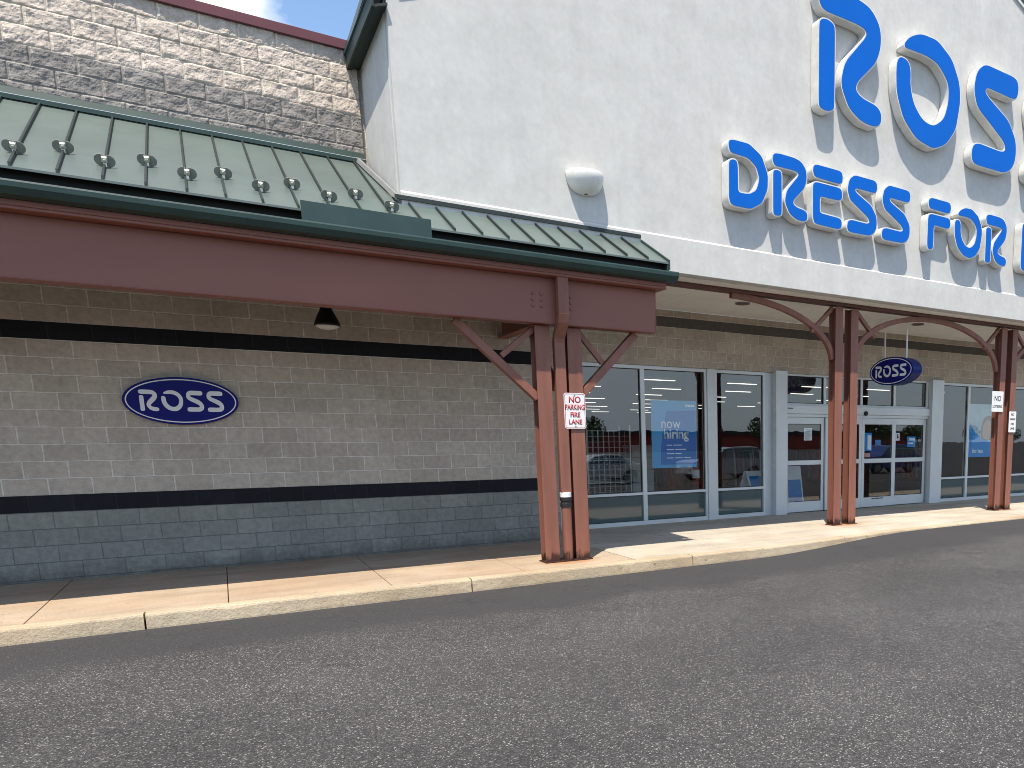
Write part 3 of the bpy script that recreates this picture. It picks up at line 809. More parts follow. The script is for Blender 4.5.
# gutter: open box profile with a rolled lip
b = MB(); pr = [(-2.845, 4.078), (-2.85, 4.062), (-2.845, 4.02), (-2.80, 3.965), (-2.70, 3.955), (-2.675, 3.955), (-2.675, 4.09), (-2.69, 4.09), (-2.69, 3.975), (-2.79, 3.985), (-2.83, 4.03), (-2.825, 4.078)]
b.prism(pr, lambda u, v, q: (XL+q, u, v), XE+.05-XL); b.build('gutter', M['gutter'], can)
b = MB(); b.box((2.88, -2.80, 4.02), (4.165, -2.788, 4.285)); b.build('diverter_plate', M['gutter'], can, bevel=.002)
# flashings where the roof meets the walls
b = MB(); b.hexa([(XL, -.10, rz(-.1)+.03), (4.0, -.10, rz(-.1)+.03), (4.0, -.002, rz(-.1)+.05), (XL, -.002, rz(-.1)+.05)], [(XL, -.07, 5.745), (3.98, -.07, 5.745), (3.98, -.002, 5.775), (XL, -.002, 5.775)])
b.build('wall_flashing', M['greenflash'], can)
b = MB(); b.box((XL, -.118, rz(-.1)+.045), (3.99, -.101, rz(-.1)+.060)); b.build('flashing_lip', M['alu'], can)
b = MB(); b.box((XL, -.150, rz(-.15)+.022), (3.99, -.12, rz(-.1)+.044)); b.build('flashing_skirt', M['greenflash'], can)
b = MB(); b.hexa([(3.99, YG-.05, rz(YG)+.035), (XE, YG-.05, rz(YG)+.035), (XE, YG-.034, rz(YG)+.035), (3.99, YG-.034, rz(YG)+.035)], [(3.99, YG-.045, rz(YG)+.085), (XE, YG-.045, rz(YG)+.085), (XE, YG-.034, rz(YG)+.085), (3.99, YG-.034, rz(YG)+.085)])
b.build('wall_flashing', M['rib'], can)
b = MB(); a0 = xr(YG)-.03; a1 = xr(0)-.03
b.hexa([(a0-.03, YG-.03, rz(YG)+.02), (a0+.025, YG-.03, rz(YG)+.02), (a1+.025, -.09, rz(-.09)+.02), (a1-.03, -.09, rz(-.09)+.02)], [(a0-.01, YG-.03, rz(YG)+.07), (a0+.025, YG-.03, rz(YG)+.07), (a1+.025, -.09, rz(-.09)+.07), (a1-.01, -.09, rz(-.09)+.07)])
b.build('wall_flashing', M['flash'], can)
# beam: plate web with flanges, and the trim board beneath the gutter
BY = -2.50
b = MB(); b.box((XL, BY, 3.305), (7.17, BY+.012, 3.87)); b.box((XL, BY-.012, 3.297), (7.185, BY+.19, 3.304)); b.box((XL, BY+.013, 3.85), (7.17, BY+.19, 3.87)); b.box((7.172, BY-.0, 3.305), (7.184, BY+.19, 3.869)); b.box((XL, BY+.178, 3.305), (7.17, BY+.19, 3.849))
bm_ = b.build('beam', M['beam'], can, bevel=.003)
b = MB(); b.box((XL, -2.665, 3.872), (7.27, BY+.19, 3.90)); b.box((XL, -2.67, 3.901), (7.26, -2.45, 3.952)); b.build('fascia_trim', M['beam'], can, bevel=.004)
for cx, n in ((5.41, 2), (5.913, 1)):
    for i in range(n):
        for j in range(3):
            x, z = cx + i*.11, 3.51 + j*.075
            g = MB(); g.lathe([(.012, -.014), (.020, -.012), (.020, .0)], (x, BY-.0005, z), 'Y', 6); g.build('bolt', M['beam'], bm_)
# underside deck and the cross beam that ties the column to the wall
b = MB(); b.box((XL, -2.30, 3.88), (7.1, -.01, 3.93)); b.build('ceiling_deck', M['dark'], can)
b = MB(); b.box((5.70, -2.29, 3.40), (5.86, -.01, 3.42)); b.box((5.775, -2.29, 3.421), (5.785, -.01, 3.70)); b.box((5.70, -2.29, 3.701), (5.86, -.01, 3.72)); b.build('cross_beam', M['steel_c'], can)

# ------------------------------------------------------------------ columns
def hsec(b, xc, yf, z0, z1, w=.185, d=.19, tf=.014):
    b.box((xc-w/2, yf, z0), (xc+w/2, yf+tf, z1)); b.box((xc-w/2, yf+d-tf, z0), (xc+w/2, yf+d, z1)); b.box((xc-.006, yf+tf, z0), (xc+.006, yf+d-tf, z1))
def strut(b, p, q, w, h): b.tube([p, q], 0, sq=(w, h, (0, 1, 0)))
c1 = thing('canopy_column', 'double steel column with downspout under the end of the green canopy', 'column', (5.78, -2.31, .15))
yf = -2.405
for xc in (5.545, 5.985):
    b = MB(); hsec(b, xc, yf, .152, 3.284, .20, .19); b.build('post', M['steel'], c1, bevel=.003)
b = MB(); b.box((5.43, -2.44, .1505), (6.11, -2.16, .165)); b.build('base_plate', M['steel'], c1, bevel=.003)
for a, c in (((4.46, -2.31, 3.283), (5.47, -2.31, 2.36)), ((6.93, -2.31, 3.283), (6.07, -2.31, 2.40))):
    b = MB(); strut(b, a, c, .11, .10); b.build('brace', M['steel'], c1, bevel=.006)
for a, c in (((5.48, -2.31, 3.26), (5.02, -2.31, 2.88)), ((6.06, -2.31, 3.27), (6.42, -2.31, 2.86))):
    b = MB(); strut(b, a, c, .06, .07); b.build('strut', M['steel'], c1, bevel=.004)
b = MB(); b.tube([(5.78, -2.2, 2.5), (5.78, -1.3, 3.39)], 0, sq=(.09, .10, (1, 0, 0))); b.build('brace', M['steel'], c1, bevel=.006)

ds = thing('downspout', 'red painted downspout running from the green gutter down between the column posts', 'downspout', (5.775, -2.40, .15))
b = MB(); b.tube([(5.767, -2.60, 3.953), (5.767, -2.60, 3.42), (5.767, -2.575, 3.34), (5.772, -2.40, 3.16), (5.775, -2.375, 3.08), (5.775, -2.375, 1.10)], 0, sq=(.145, .09, (1, 0, 0))); b.build('rectangular_pipe', M['steel'], ds, bevel=.008)
b = MB(); b.lathe([(.068, .17), (.068, .93)], (5.775, -2.375, 0)); b.build('round_pipe', M['steel'], ds, smooth=False)
b = MB(); b.lathe([(.074, .90), (.079, .91), (.079, .955), (.072, .96), (.072, .985), (.079, .99), (.079, 1.03), (.074, 1.035)], (5.775, -2.375, 0)); b.build('rubber_coupling', M['coupler'], ds)
b = MB(); b.lathe([(.076, 1.036), (.077, 1.04), (.077, 1.10), (.072, 1.102)], (5.775, -2.375, 0)); b.build('white_band', M['band_w'], ds)

def curve_tube(b, pts, w, h, n=28):
    b.tube(pts, 0, sq=(w, h, (0, 1, 0)))
def gable_column(xm, lab):
    t = thing('gable_column', lab, 'column', (xm, -1.31, .15), 'twin columns under the white gable')
    for xc in (xm-.195, xm+.195):
        b = MB(); hsec(b, xc, -1.405, .152, 4.215, .185, .19); b.build('post', M['steel'], t, bevel=.003)
        b = MB(); b.box((xc-.12, -1.43, .1505), (xc+.12, -1.19, .163)); b.build('base_plate', M['steel'], t, bevel=.003)
    for s in (-1, 1):
        b = MB(); strut(b, (xm+s*.29, -1.31, 4.20), (xm+s*.80, -1.31, 3.74), .07, .07); b.build('strut', M['steel'], t, bevel=.004)
    return t
gc = gable_column(11.815, 'twin steel columns in front of the sliding doors')
dup(gc, (16.73, -1.31, .15), 'twin steel columns carrying two small white notices')
# header beam and arches under the gable
gb = thing('gable_beam', 'slim brown beam with curved arches beneath the white gable', 'beam', (14.2, -1.31, 4.22))
b = MB(); b.box((7.36, -1.40, 4.24), (XR-.4, -1.385, 4.298)); b.box((7.36, -1.384, 4.24), (XR-.4, -1.22, 4.252)); b.build('header', M['header'], gb, bevel=.003)
def ell(cx, x_end, zb, zt, n=22):
    out = []
    for i in range(n+1):
        t = i/n*math.pi/2
        out.append((cx + (x_end-cx)*math.sin(t)**1.0, -1.31, zb + (zt-zb)*math.cos(t)**.92))
    return out
def arch(pts):
    b = MB(); curve_tube(b, pts, .085, .095); b.build('arch', M['steel_c'], gb, bevel=.005)
q = ell(9.25, 11.53, 3.18, 4.205, 22); q = [p for i, p in enumerate(q) if p[2] > 3.2]
arch(q)
L = [p for p in ell(14.23, 12.06, 3.18, 4.205) if p[2] > 3.2]; Rr = [p for p in ell(14.23, 16.40, 3.18, 4.205) if p[2] > 3.2]
arch(L[::-1] + Rr[1:])
arch([p for p in ell(19.13, 16.96, 3.18, 4.205) if p[2] > 3.2])

# ------------------------------------------------------------------ lettering on the gable
def fillet(pts, cap, n=5):
    out = []; N_ = len(pts)
    for i in range(N_):
        p0, p1, p2 = Vector(pts[i-1]), Vector(pts[i]), Vector(pts[(i+1) % N_])
        a, c = p0-p1, p2-p1
        da, dc = min(cap, a.length*.5), min(cap, c.length*.5)
        s_, e_ = p1 + a.normalized()*da, p1 + c.normalized()*dc
        for k in range(n+1):
            t = k/n; q = s_*(1-t)**2 + p1*2*t*(1-t) + e_*t*t
            if not out or (Vector(out[-1])-q).length > 1e-4: out.append((q.x, q.y))
    if (Vector(out[0])-Vector(out[-1])).length < 1e-4: out.pop()
    return out
def area(p): return sum(p[i-1][0]*p[i][1]-p[i][0]*p[i-1][1] for i in range(len(p)))/2
def offset(p, d):
    s = 1 if area(p) > 0 else -1; out = []
    for i in range(len(p)):
        a, b_, c = Vector(p[i-1]), Vector(p[i]), Vector(p[(i+1) % len(p)])
        e1, e2 = (b_-a).normalized(), (c-b_).normalized()
        n1, n2 = Vector((e1.y, -e1.x))*s, Vector((e2.y, -e2.x))*s
        m = n1+n2
        m = m/max(m.length_squared/2, .6) if m.length > 1e-6 else n1
        q = b_ + m*d; out.append((q.x, q.y))
    return out
GL = {
 'R': [[(10.53,8.46),(10.52,8.30),(10.52,7.26),(10.53,7.16),(10.69,7.13),(10.85,7.18),(10.855,7.33),(10.85,8.38),(10.83,8.46),(10.68,8.50)],
       [(10.51,8.72),(10.60,8.61),(11.35,8.61),(11.54,8.58),(11.57,8.49),(11.08,7.96),(10.99,7.62),(11.18,7.29),(11.48,7.14),(11.80,7.12),(11.93,7.20),(11.94,7.36),(11.83,7.46),(11.49,7.50),(11.33,7.58),(11.34,7.71),(11.79,8.14),(11.90,8.43),(11.87,8.71),(11.66,8.92),(11.38,8.98),(10.75,8.99),(10.55,8.96),(10.49,8.84)]],
 'O': [[(12.42,8.56),(12.58,8.75),(12.87,8.88),(13.30,8.89),(13.71,8.68),(13.94,8.33),(13.98,8.03),(13.88,7.53),(13.62,7.21),(13.28,7.07),(12.83,7.15),(12.48,7.42),(12.30,7.80),(12.28,8.16),(12.31,8.33),(12.40,8.39),(12.57,8.36),(12.64,8.22),(12.63,7.98),(12.73,7.70),(12.98,7.48),(13.27,7.44),(13.55,7.63),(13.66,7.95),(13.64,8.27),(13.34,8.52),(13.04,8.57)]],
 'S': [[(14.65,8.84),(15.56,8.83),(15.68,8.77),(15.71,8.62),(15.66,8.47),(15.54,8.44),(14.74,8.46),(14.68,8.38),(14.76,8.30),(15.44,8.01),(15.70,7.69),(15.72,7.36),(15.60,7.15),(15.39,7.04),(14.50,7.03),(14.38,7.09),(14.36,7.22),(14.41,7.37),(14.55,7.42),(15.27,7.40),(15.40,7.46),(15.33,7.61),(14.47,8.06),(14.36,8.34),(14.43,8.66)]],
 'D': [[(8.83,6.31),(8.75,6.29),(8.74,6.21),(8.77,6.13),(8.86,6.12),(9.10,6.11),(9.26,6.01),(9.32,5.84),(9.26,5.66),(9.12,5.58),(8.91,5.57),(8.905,5.95),(8.89,6.02),(8.82,6.035),(8.75,6.0),(8.745,5.90),(8.74,5.46),(8.77,5.39),(8.85,5.37),(9.15,5.37),(9.36,5.49),(9.475,5.72),(9.48,5.93),(9.36,6.18),(9.12,6.31)]],
 'E': [[(10.48,6.27),(10.42,6.24),(10.41,6.16),(10.44,6.09),(10.52,6.075),(10.99,6.06),(11.05,6.09),(11.065,6.17),(11.04,6.25),(10.97,6.265)],
       [(10.48,6.0),(10.42,5.97),(10.41,5.90),(10.415,5.45),(10.44,5.37),(10.51,5.35),(10.98,5.335),(11.04,5.37),(11.055,5.44),(11.03,5.50),(10.96,5.515),(10.56,5.53),(10.56,5.80),(10.98,5.795),(11.04,5.82),(11.06,5.90),(11.03,5.98),(10.96,5.995)]],
 'F': [[(13.28,6.22),(13.22,6.19),(13.205,6.12),(13.23,6.05),(13.29,6.035),(13.75,6.02),(13.81,6.05),(13.825,6.13),(13.80,6.20),(13.74,6.215)],
       [(13.28,5.94),(13.22,5.91),(13.205,5.84),(13.20,5.38),(13.22,5.33),(13.28,5.31),(13.34,5.33),(13.36,5.39),(13.36,5.76),(13.75,5.745),(13.81,5.78),(13.825,5.85),(13.80,5.92),(13.73,5.935)]],
 'L': [[(16.14,6.07),(16.08,6.05),(16.06,5.98),(16.06,5.38),(16.08,5.30),(16.15,5.27),(16.62,5.27),(16.68,5.30),(16.69,5.37),(16.67,5.43),(16.60,5.45),(16.23,5.45),(16.23,5.98),(16.21,6.05)]],
}
def bbox(polys):
    X = [p[0] for q in polys for p in q]; Z = [p[1] for q in polys for p in q]
    return min(X), max(X), min(Z), max(Z)
KX = (12.195-1.99)/(12.195-2.06)
def fit(glyph, x0, x1, z0, z1, k=1.0):
    a, c, d, e = bbox(GL[glyph])
    x0, x1 = 1.946+(x0-1.946)*k, 1.946+(x1-1.946)*k; z0, z1 = 1.7745+(z0-1.7745)*k, 1.7745+(z1-1.7745)*k
    return [[(x0+(p[0]-a)/(c-a)*(x1-x0), z0+(p[1]-d)/(e-d)*(z1-z0)) for p in q] for q in GL[glyph]]
def channel_letter(polys, cap, parent, y_face=-1.99):
    lb = MB(); fb = MB()
    for q in polys:
        s = fillet(q, cap)
        o = offset(s, .021)
        lb.prism(o, lambda u, v, d: (u, y_face+.004+d, v), YG-.004-y_face-.004-.01)
        fb.prism(s, lambda u, v, d: (u, y_face-.003+d, v), .0065)
    L_ = lb.build('letter', M['letter'], parent)
    fb.build('face', M['blue'], L_)
sg = thing('store_sign', 'big blue channel letters ROSS high on the white gable', 'sign lettering', (14.2, YG, 7.1))
for g, x0, x1, z0, z1 in (('R', 10.49, 11.94, 7.12, 8.99), ('O', 12.28, 13.98, 7.07, 8.89), ('S', 14.36, 15.72, 7.03, 8.84), ('S', 16.09, 17.45, 7.03, 8.84)):
    channel_letter(fit(g, x0, x1, z0, z1, KX), .13, sg)
sg = thing('store_sign', 'smaller blue channel letters DRESS FOR LESS in a row below ROSS', 'sign lettering', (14.2, YG, 5.3))
for g, x0, x1, z0, z1 in (('D', 8.74, 9.48, 5.37, 6.31), ('R', 9.575, 10.295, 5.345, 6.285), ('E', 10.41, 11.065, 5.335, 6.27), ('S', 11.18, 11.88, 5.33, 6.26), ('S', 12.01, 12.72, 5.32, 6.24),
                          ('F', 13.20, 13.825, 5.31, 6.22), ('O', 13.955, 14.765, 5.295, 6.20), ('R', 14.885, 15.565, 5.275, 6.19), ('L', 16.06, 16.69, 5.27, 6.20), ('E', 16.82, 17.47, 5.27, 6.2), ('S', 17.6, 18.3, 5.27, 6.2), ('S', 18.42, 19.12, 5.27, 6.2)):
    channel_letter(fit(g, x0, x1, z0, z1, KX), .06, sg)

# ------------------------------------------------------------------ oval signs
def ellipse(rx, rz_, n=64): return [(rx*math.cos(2*math.pi*k/n), rz_*math.sin(2*math.pi*k/n)) for k in range(n)]
def oval_letters(f, wid, hgt, parent, d):
    xs_ = [('R', 10.49, 11.94), ('O', 12.18, 13.88), ('S', 14.12, 15.48), ('S', 15.75, 17.11)]
    tot = 17.11-10.49
    for g, a, c in xs_:
        polys = fit(g, (a-10.49)/tot*wid-wid/2, (c-10.49)/tot*wid-wid/2, -hgt/2, hgt/2)
        b = MB()
        for q in polys: b.prism(fillet(q, .03, 4), f, d)
        b.build('letter', M['signwhite'], parent)
ws = thing('oval_sign', 'navy oval wall sign reading ROSS on the beige block wall', 'sign', (1.605, 0, 2.337))
b = MB(); b.prism(ellipse(.60, .298), lambda u, v, d: (1.605+u, -.07+d, 2.337+v), .068); pl = b.build('plate', M['navy'], ws, bevel=.004)
b = MB(); b.ring(ellipse(.573, .273), ellipse(.560, .260), lambda u, v, d: (1.605+u, -.0735+d, 2.337+v), .0033); b.build('border', M['signwhite'], pl)
oval_letters(lambda u, v, d: (1.605+u, -.0745+d, 2.337+v+.0), .87, .265, pl, .0042)

bx, by, bz = 13.80, -.61, 3.222
bs = thing('hanging_sign', 'navy oval blade sign reading ROSS hung from the soffit before the doors', 'sign', (bx+.13, by, 4.3))
b = MB(); b.prism(ellipse(.63, .292), lambda u, v, d: (bx+d, by-u, bz+v), .27); pl = b.build('oval_box', M['navy_e'], bs, bevel=.006)
for side in (0, 1):
    fx = (lambda u, v, d: (bx-.004+d, by-u, bz+v)) if side == 0 else (lambda u, v, d: (bx+.274-d, by+u, bz+v))
    b = MB(); b.prism(ellipse(.615, .28), fx, .0035); fa = b.build('sign_face', M['navy'], bs)
    f2 = (lambda u, v, d: (bx-.008+d, by-u, bz+v)) if side == 0 else (lambda u, v, d: (bx+.278-d, by+u, bz+v))
    b = MB(); b.ring(ellipse(.59, .262), ellipse(.574, .247), f2, .0035); b.build('border', M['signwhite'], fa)
    oval_letters(f2, .90, .25, fa, .0035)
for yy in (-.30, -.93):
    b = MB(); b.tube([(bx+.13, yy, 3.44), (bx+.13, yy, 4.2995)], .017, 10); b.build('rod', M['white'], bs)

# ------------------------------------------------------------------ lamps
wl = thing('wall_light', 'white half bowl wall light alone on the white stucco', 'wall light', (6.385, YG, 5.33))
b = MB(); n, mm = 24, 12
def wlp(t, s): # t along half circle 0..pi, s vertical -1..1
    k = math.cos(s*math.pi/2*.999)
    z = .03*math.sin(s*math.pi/2) if s > 0 else .245*math.sin(s*math.pi/2)
    kk = k**.72 if s < 0 else k**.3
    return (6.475 + .272*kk*math.cos(t), YG-.004-.29*kk*math.sin(t), 5.435+z*1.05)
G_ = [[b.bm.verts.new(wlp(math.pi*i/n, -1+2*j/mm)) for i in range(n+1)] for j in range(mm+1)]
for j in range(mm):
    for i in range(n): b.bm.faces.new((G_[j][i], G_[j][i+1], G_[j+1][i+1], G_[j+1][i]))
for j in range(mm): b.bm.faces.new((G_[j][0], G_[j+1][0], G_[j+1][n], G_[j][n]))
b.build('bowl', M['fixture'], wl, smooth=False)
for p in wl.children[0].data.polygons: p.use_smooth = len(p.vertices) == 4 and abs(p.normal.y + 0) < .999
b = MB(); b.lathe([(.02, 5.165), (.035, 5.17), (.035, 5.195)], (6.475, YG-.055, .015)); b.build('lens', M['rustlens'], wl)
b = MB(); b.box((6.30, YG-.0035, 5.25), (6.56, YG-.0005, 5.49)); b.build('back_plate', M['fixture'], wl)

pd = thing('pendant_lamp', 'black bell shaped lamp under the canopy beside the beam', 'lamp', (3.2, -1.2, 3.5))
cx, cy = 3.205, -1.2
b = MB(); b.lathe([(.148, 3.245), (.150, 3.262), (.135, 3.30), (.105, 3.37), (.075, 3.43), (.06, 3.475), (.055, 3.50), (.03, 3.505)], (cx, cy, 0), seg=32); b.build('shade', M['black'], pd, smooth=True)
b = MB(); b.lathe([(.02, 3.20), (.08, 3.212), (.125, 3.232), (.138, 3.2445)], (cx, cy, 0), seg=32); b.build('lens', M['lens'], pd, smooth=True)
b = MB(); b.tube([(cx, cy, 3.505), (cx, cy, 3.879)], .014, 10); b.build('stem', M['black'], pd)

# ------------------------------------------------------------------ parking and notice plates
def rrect(w, h, r, n=5):
    out = []
    for sx_, sz, a0 in ((1,1,0),(-1,1,90),(-1,-1,180),(1,-1,270)):
        for k in range(n+1):
            a = R(a0+90*k/n); out.append((sx_*(w/2-r)+r*math.cos(a), sz*(h/2-r)+r*math.sin(a)))
    return out
ps = thing('parking_sign', 'white plate with red words NO PARKING FIRE LANE on the canopy column', 'sign', (5.945, -2.43, 2.197))
F = lambda u, v, d: (5.945+u, -2.424+d, 2.197+v)
b = MB(); b.prism(rrect(.305, .475, .035), F, .004); pl = b.build('plate', M['nps'], ps)
F2 = lambda u, v, d: (5.945+u, -2.4265-d, 2.197+v)
b = MB(); b.ring(rrect(.285, .455, .028), rrect(.273, .443, .023), lambda u, v, d: (5.945+u, -2.4255+d, 2.197+v), .0012); b.build('border', M['red'], pl)
for t, z, s, kx_ in (('NO', .145, .115, .95), ('PARKING', .045, .10, .67), ('FIRE', -.055, .092, .85), ('LANE', -.150, .092, .85)):
    words(t, s, (lambda zz: lambda u, v, d: (5.945+u, -2.4245-d, 2.197+zz+v))(z), M['red'], 'lettering', pl, .001, .0035, kx_)
for dz in (.205, -.205):
    b = MB(); b.lathe([(.006, -.006), (.010, -.004), (.010, 0)], (5.945, -2.4245, 2.197+dz), 'Y', 10); b.build('bolt', M['flash'], pl)
b = MB(); b.box((5.93, -2.4195, 2.0), (5.96, -2.4055, 2.4)); b.build('bracket', M['flash'], ps)
def notice(xc, zc, w, h, lines, lab, y=-1.42):
    t = thing('notice_plate', lab, 'sign', (xc, y, zc))
    b = MB(); b.prism(rrect(w, h, .015), lambda u, v, d: (xc+u, y-.004+d, zc+v), .004); pl = b.build('plate', M['nps'], t)
    for s_, z, size, kx_ in lines:
        words(s_, size, (lambda zz: lambda u, v, d: (xc+u, y-.0045-d, zc+zz+v))(z), M['blackink'], 'lettering', pl, .001, .002, kx_)
    b = MB(); b.box((xc-.02, y+.0005, zc-h*.4), (xc+.02, -1.4055, zc+h*.4)); b.build('bracket', M['flash'], t)
notice(16.36, 2.61, .40, .45, (('NO', .06, .17, .9), ('LOITERING', -.11, .085, .8)), 'pale notice plate with NO in black letters, upper on the far column')
notice(16.93, 2.165, .26, .47, (('NO', .16, .08, .9), ('PARKING', .06, .06, .8), ('FIRE', -.05, .07, .9), ('LANE', -.15, .07, .9)), 'narrow white notice plate, lower on the far column')

# ------------------------------------------------------------------ posters and stickers (inside the glass)
YP = YF+.075
po = thing('hiring_poster', 'tall blue now hiring poster hung inside the second window', 'poster', (9.49, YP, 1.25))
b = MB(); b.box((8.965, YP, 1.255), (10.0, YP+.004, 2.59)); sh = b.build('sheet', M['poster_l'], po)
P = lambda d0: (lambda u, v, d: (u, YP-d0+d, v))
curve = [(9.16+.24*(1-math.cos((z-1.33)/1.26*1.5))**1.1 if z > 1.33 else 9.16, z) for z in [1.33+.07*k for k in range(16)]]
b = MB(); b.prism([(9.14,1.32),(9.985,1.32),(9.985,2.40)] + [(c[0], min(c[1], 2.39)) for c in curve[::-1]], P(.002), .0015); b.build('dark_panel', M['poster'], sh)
def flat_words(t, x, z, s, name, parent, m, y, bold=.0, sx=1.0): words(t, s, lambda u, v, d: (x+u, y-d, z+v), m, name, parent, .0008, bold, sx)
flat_words('now', 9.40, 2.13, .285, 'lettering', sh, M['paper'], YP-.0025, 0, .9)
flat_words('hiring', 9.52, 1.925, .27, 'lettering', sh, M['paper'], YP-.0025, .007, .95)
for k, ws_ in enumerate(((.12,.20),(.16,.26),(.17,.13),(.15,.18,.16))):
    b = MB(); x = 9.30
    for q in ws_: b.box((x, YP-.0035, 1.70-k*.085), (x+q, YP-.0025, 1.715-k*.085)); x += q+.03
    b.build('small_print', M['paper'], sh)
b = MB()
for k, q in enumerate(((9.75,.05),(9.81,.05),(9.87,.035),(9.915,.035))): b.box((q[0], YP-.0015, 2.47), (q[0]+q[1], YP-.0005, 2.51))
b.build('logo_mark', M['paper'], sh)
pp = thing('photo_poster', 'blue and pale poster with a face partly hidden behind the far column', 'poster', (19.2, YP, 1.3))
b = MB(); b.box((18.55, YP, 1.30), (19.92, YP+.004, 2.72)); sh = b.build('sheet', paint('poster_sky', (.42,.52,.58), .6), pp)
b = MB(); b.prism([(18.551,1.301),(19.919,1.301),(19.919,1.62),(19.5,1.70),(19.1,1.82),(18.8,2.0),(18.62,2.2),(18.551,2.28)], P(.002), .0015); b.build('blue_panel', M['poster_m'], sh)
b = MB(); b.prism(fillet([(19.10,1.80),(19.08,2.05),(19.14,2.28),(19.3,2.42),(19.6,2.40),(19.7,2.2),(19.68,1.85),(19.4,1.72)], .12), P(.003), .0008); b.build('hair_shape', M['skin_d'], sh)
b = MB(); b.prism(fillet([(19.15,1.82),(19.15,2.15),(19.34,2.33),(19.56,2.22),(19.6,1.9),(19.42,1.74)], .1), P(.004), .0008); b.build('face_shape', M['skin'], sh)
flat_words('for less', 18.98, 1.46, .16, 'lettering', sh, M['paper'], YP-.003, .004, .95)
def sticker(name, x0, x1, z0, z1, m, lab, door, cat='notice', extra=None):
    y = doors[door][3] + .030
    t = tag(MB().box((x0, y, z0), (x1, y+.002, z1)).build(name, m), lab, cat)
    if extra: extra(t, y)
    return t
def lines(x0, x1, z0, z1, n, m):
    def f(t, y):
        b = MB()
        for k in range(n):
            z = z1 - (k+.6)*(z1-z0)/(n+.4); b.box((x0+.03, y-.0012, z-.008), (x1-.03-.04*((k*7) % 3)/2, y-.0003, z+.008))
        b.build('small_print', m, t)
    return f
sticker('paper_notice', 12.83, 13.06, 1.78, 2.06, M['paper'], 'white paper notice taped to the left sliding door', 0, extra=lines(12.83, 13.06, 1.78, 2.06, 6, M['flash']))
sticker('paper_notice', 13.52, 13.75, 1.75, 2.10, M['paper'], 'white paper notice on the door leaf behind the columns', 1, extra=lines(13.52, 13.75, 1.75, 2.10, 6, M['flash']))
sticker('hours_sticker', 14.64, 14.90, 1.52, 1.95, M['poster_m'], 'blue opening hours sticker with white column on the door glass', 2, extra=lambda t, y: MB().box((14.76, y-.0015, 1.55), (14.88, y-.0003, 1.90)).build('white_column', M['paper'], t))
sticker('pink_sticker', 14.66, 14.85, 1.37, 1.47, M['pink'], 'pale pink sticker below the blue hours sticker', 2)
sticker('small_sticker', 15.02, 15.20, 1.66, 1.78, M['poster_m'], 'small blue sticker beside the hours sticker', 2)
def chair_mark(t, y):
    b = MB(); b.prism(ellipse(.03, .035, 20), lambda u, v, d: (15.84+u, y-.0015+d, 1.845+v), .0012); b.box((15.822, y-.0015, 1.87), (15.85, y-.0003, 1.92)); b.build('symbol', M['blackink'], t)
sticker('access_sticker', 15.77, 15.91, 1.76, 1.95, M['paper'], 'white access sticker with black mark on the right door leaf', 3, extra=chair_mark)
sticker('hiring_sticker', 16.18, 16.48, 1.60, 1.86, M['poster_m'], 'blue hiring sticker on the rightmost door leaf', 3, extra=lambda t, y: (MB().box((16.25, y-.0015, 1.76), (16.46, y-.0003, 1.82)).build('white_line', M['paper'], t), MB().box((16.22, y-.0015, 1.68), (16.40, y-.0003, 1.71)).build('white_line', M['paper'], t)))
nb = thing('notice_stand', 'slim floor stand with white and blue notices right of the doors', 'stand', (17.75, 1.7, .145))
b = MB(); b.tube([(17.75, 1.7, .15), (17.75, 1.7, 2.0)], .03, 10); b.build('pole', M['flash'], nb)
b = MB(); b.box((17.52, 1.66, 1.7), (17.72, 1.665, 1.95)); b.build('white_notice', M['paper'], nb)
b = MB(); b.box((17.44, 1.66, 1.25), (17.70, 1.665, 1.62)); b.build('blue_notice', M['poster_m'], nb)
b = MB(); b.lathe([(.2, .146), (.2, .165)], (17.75, 1.7, 0)); b.build('base', M['black'], nb)

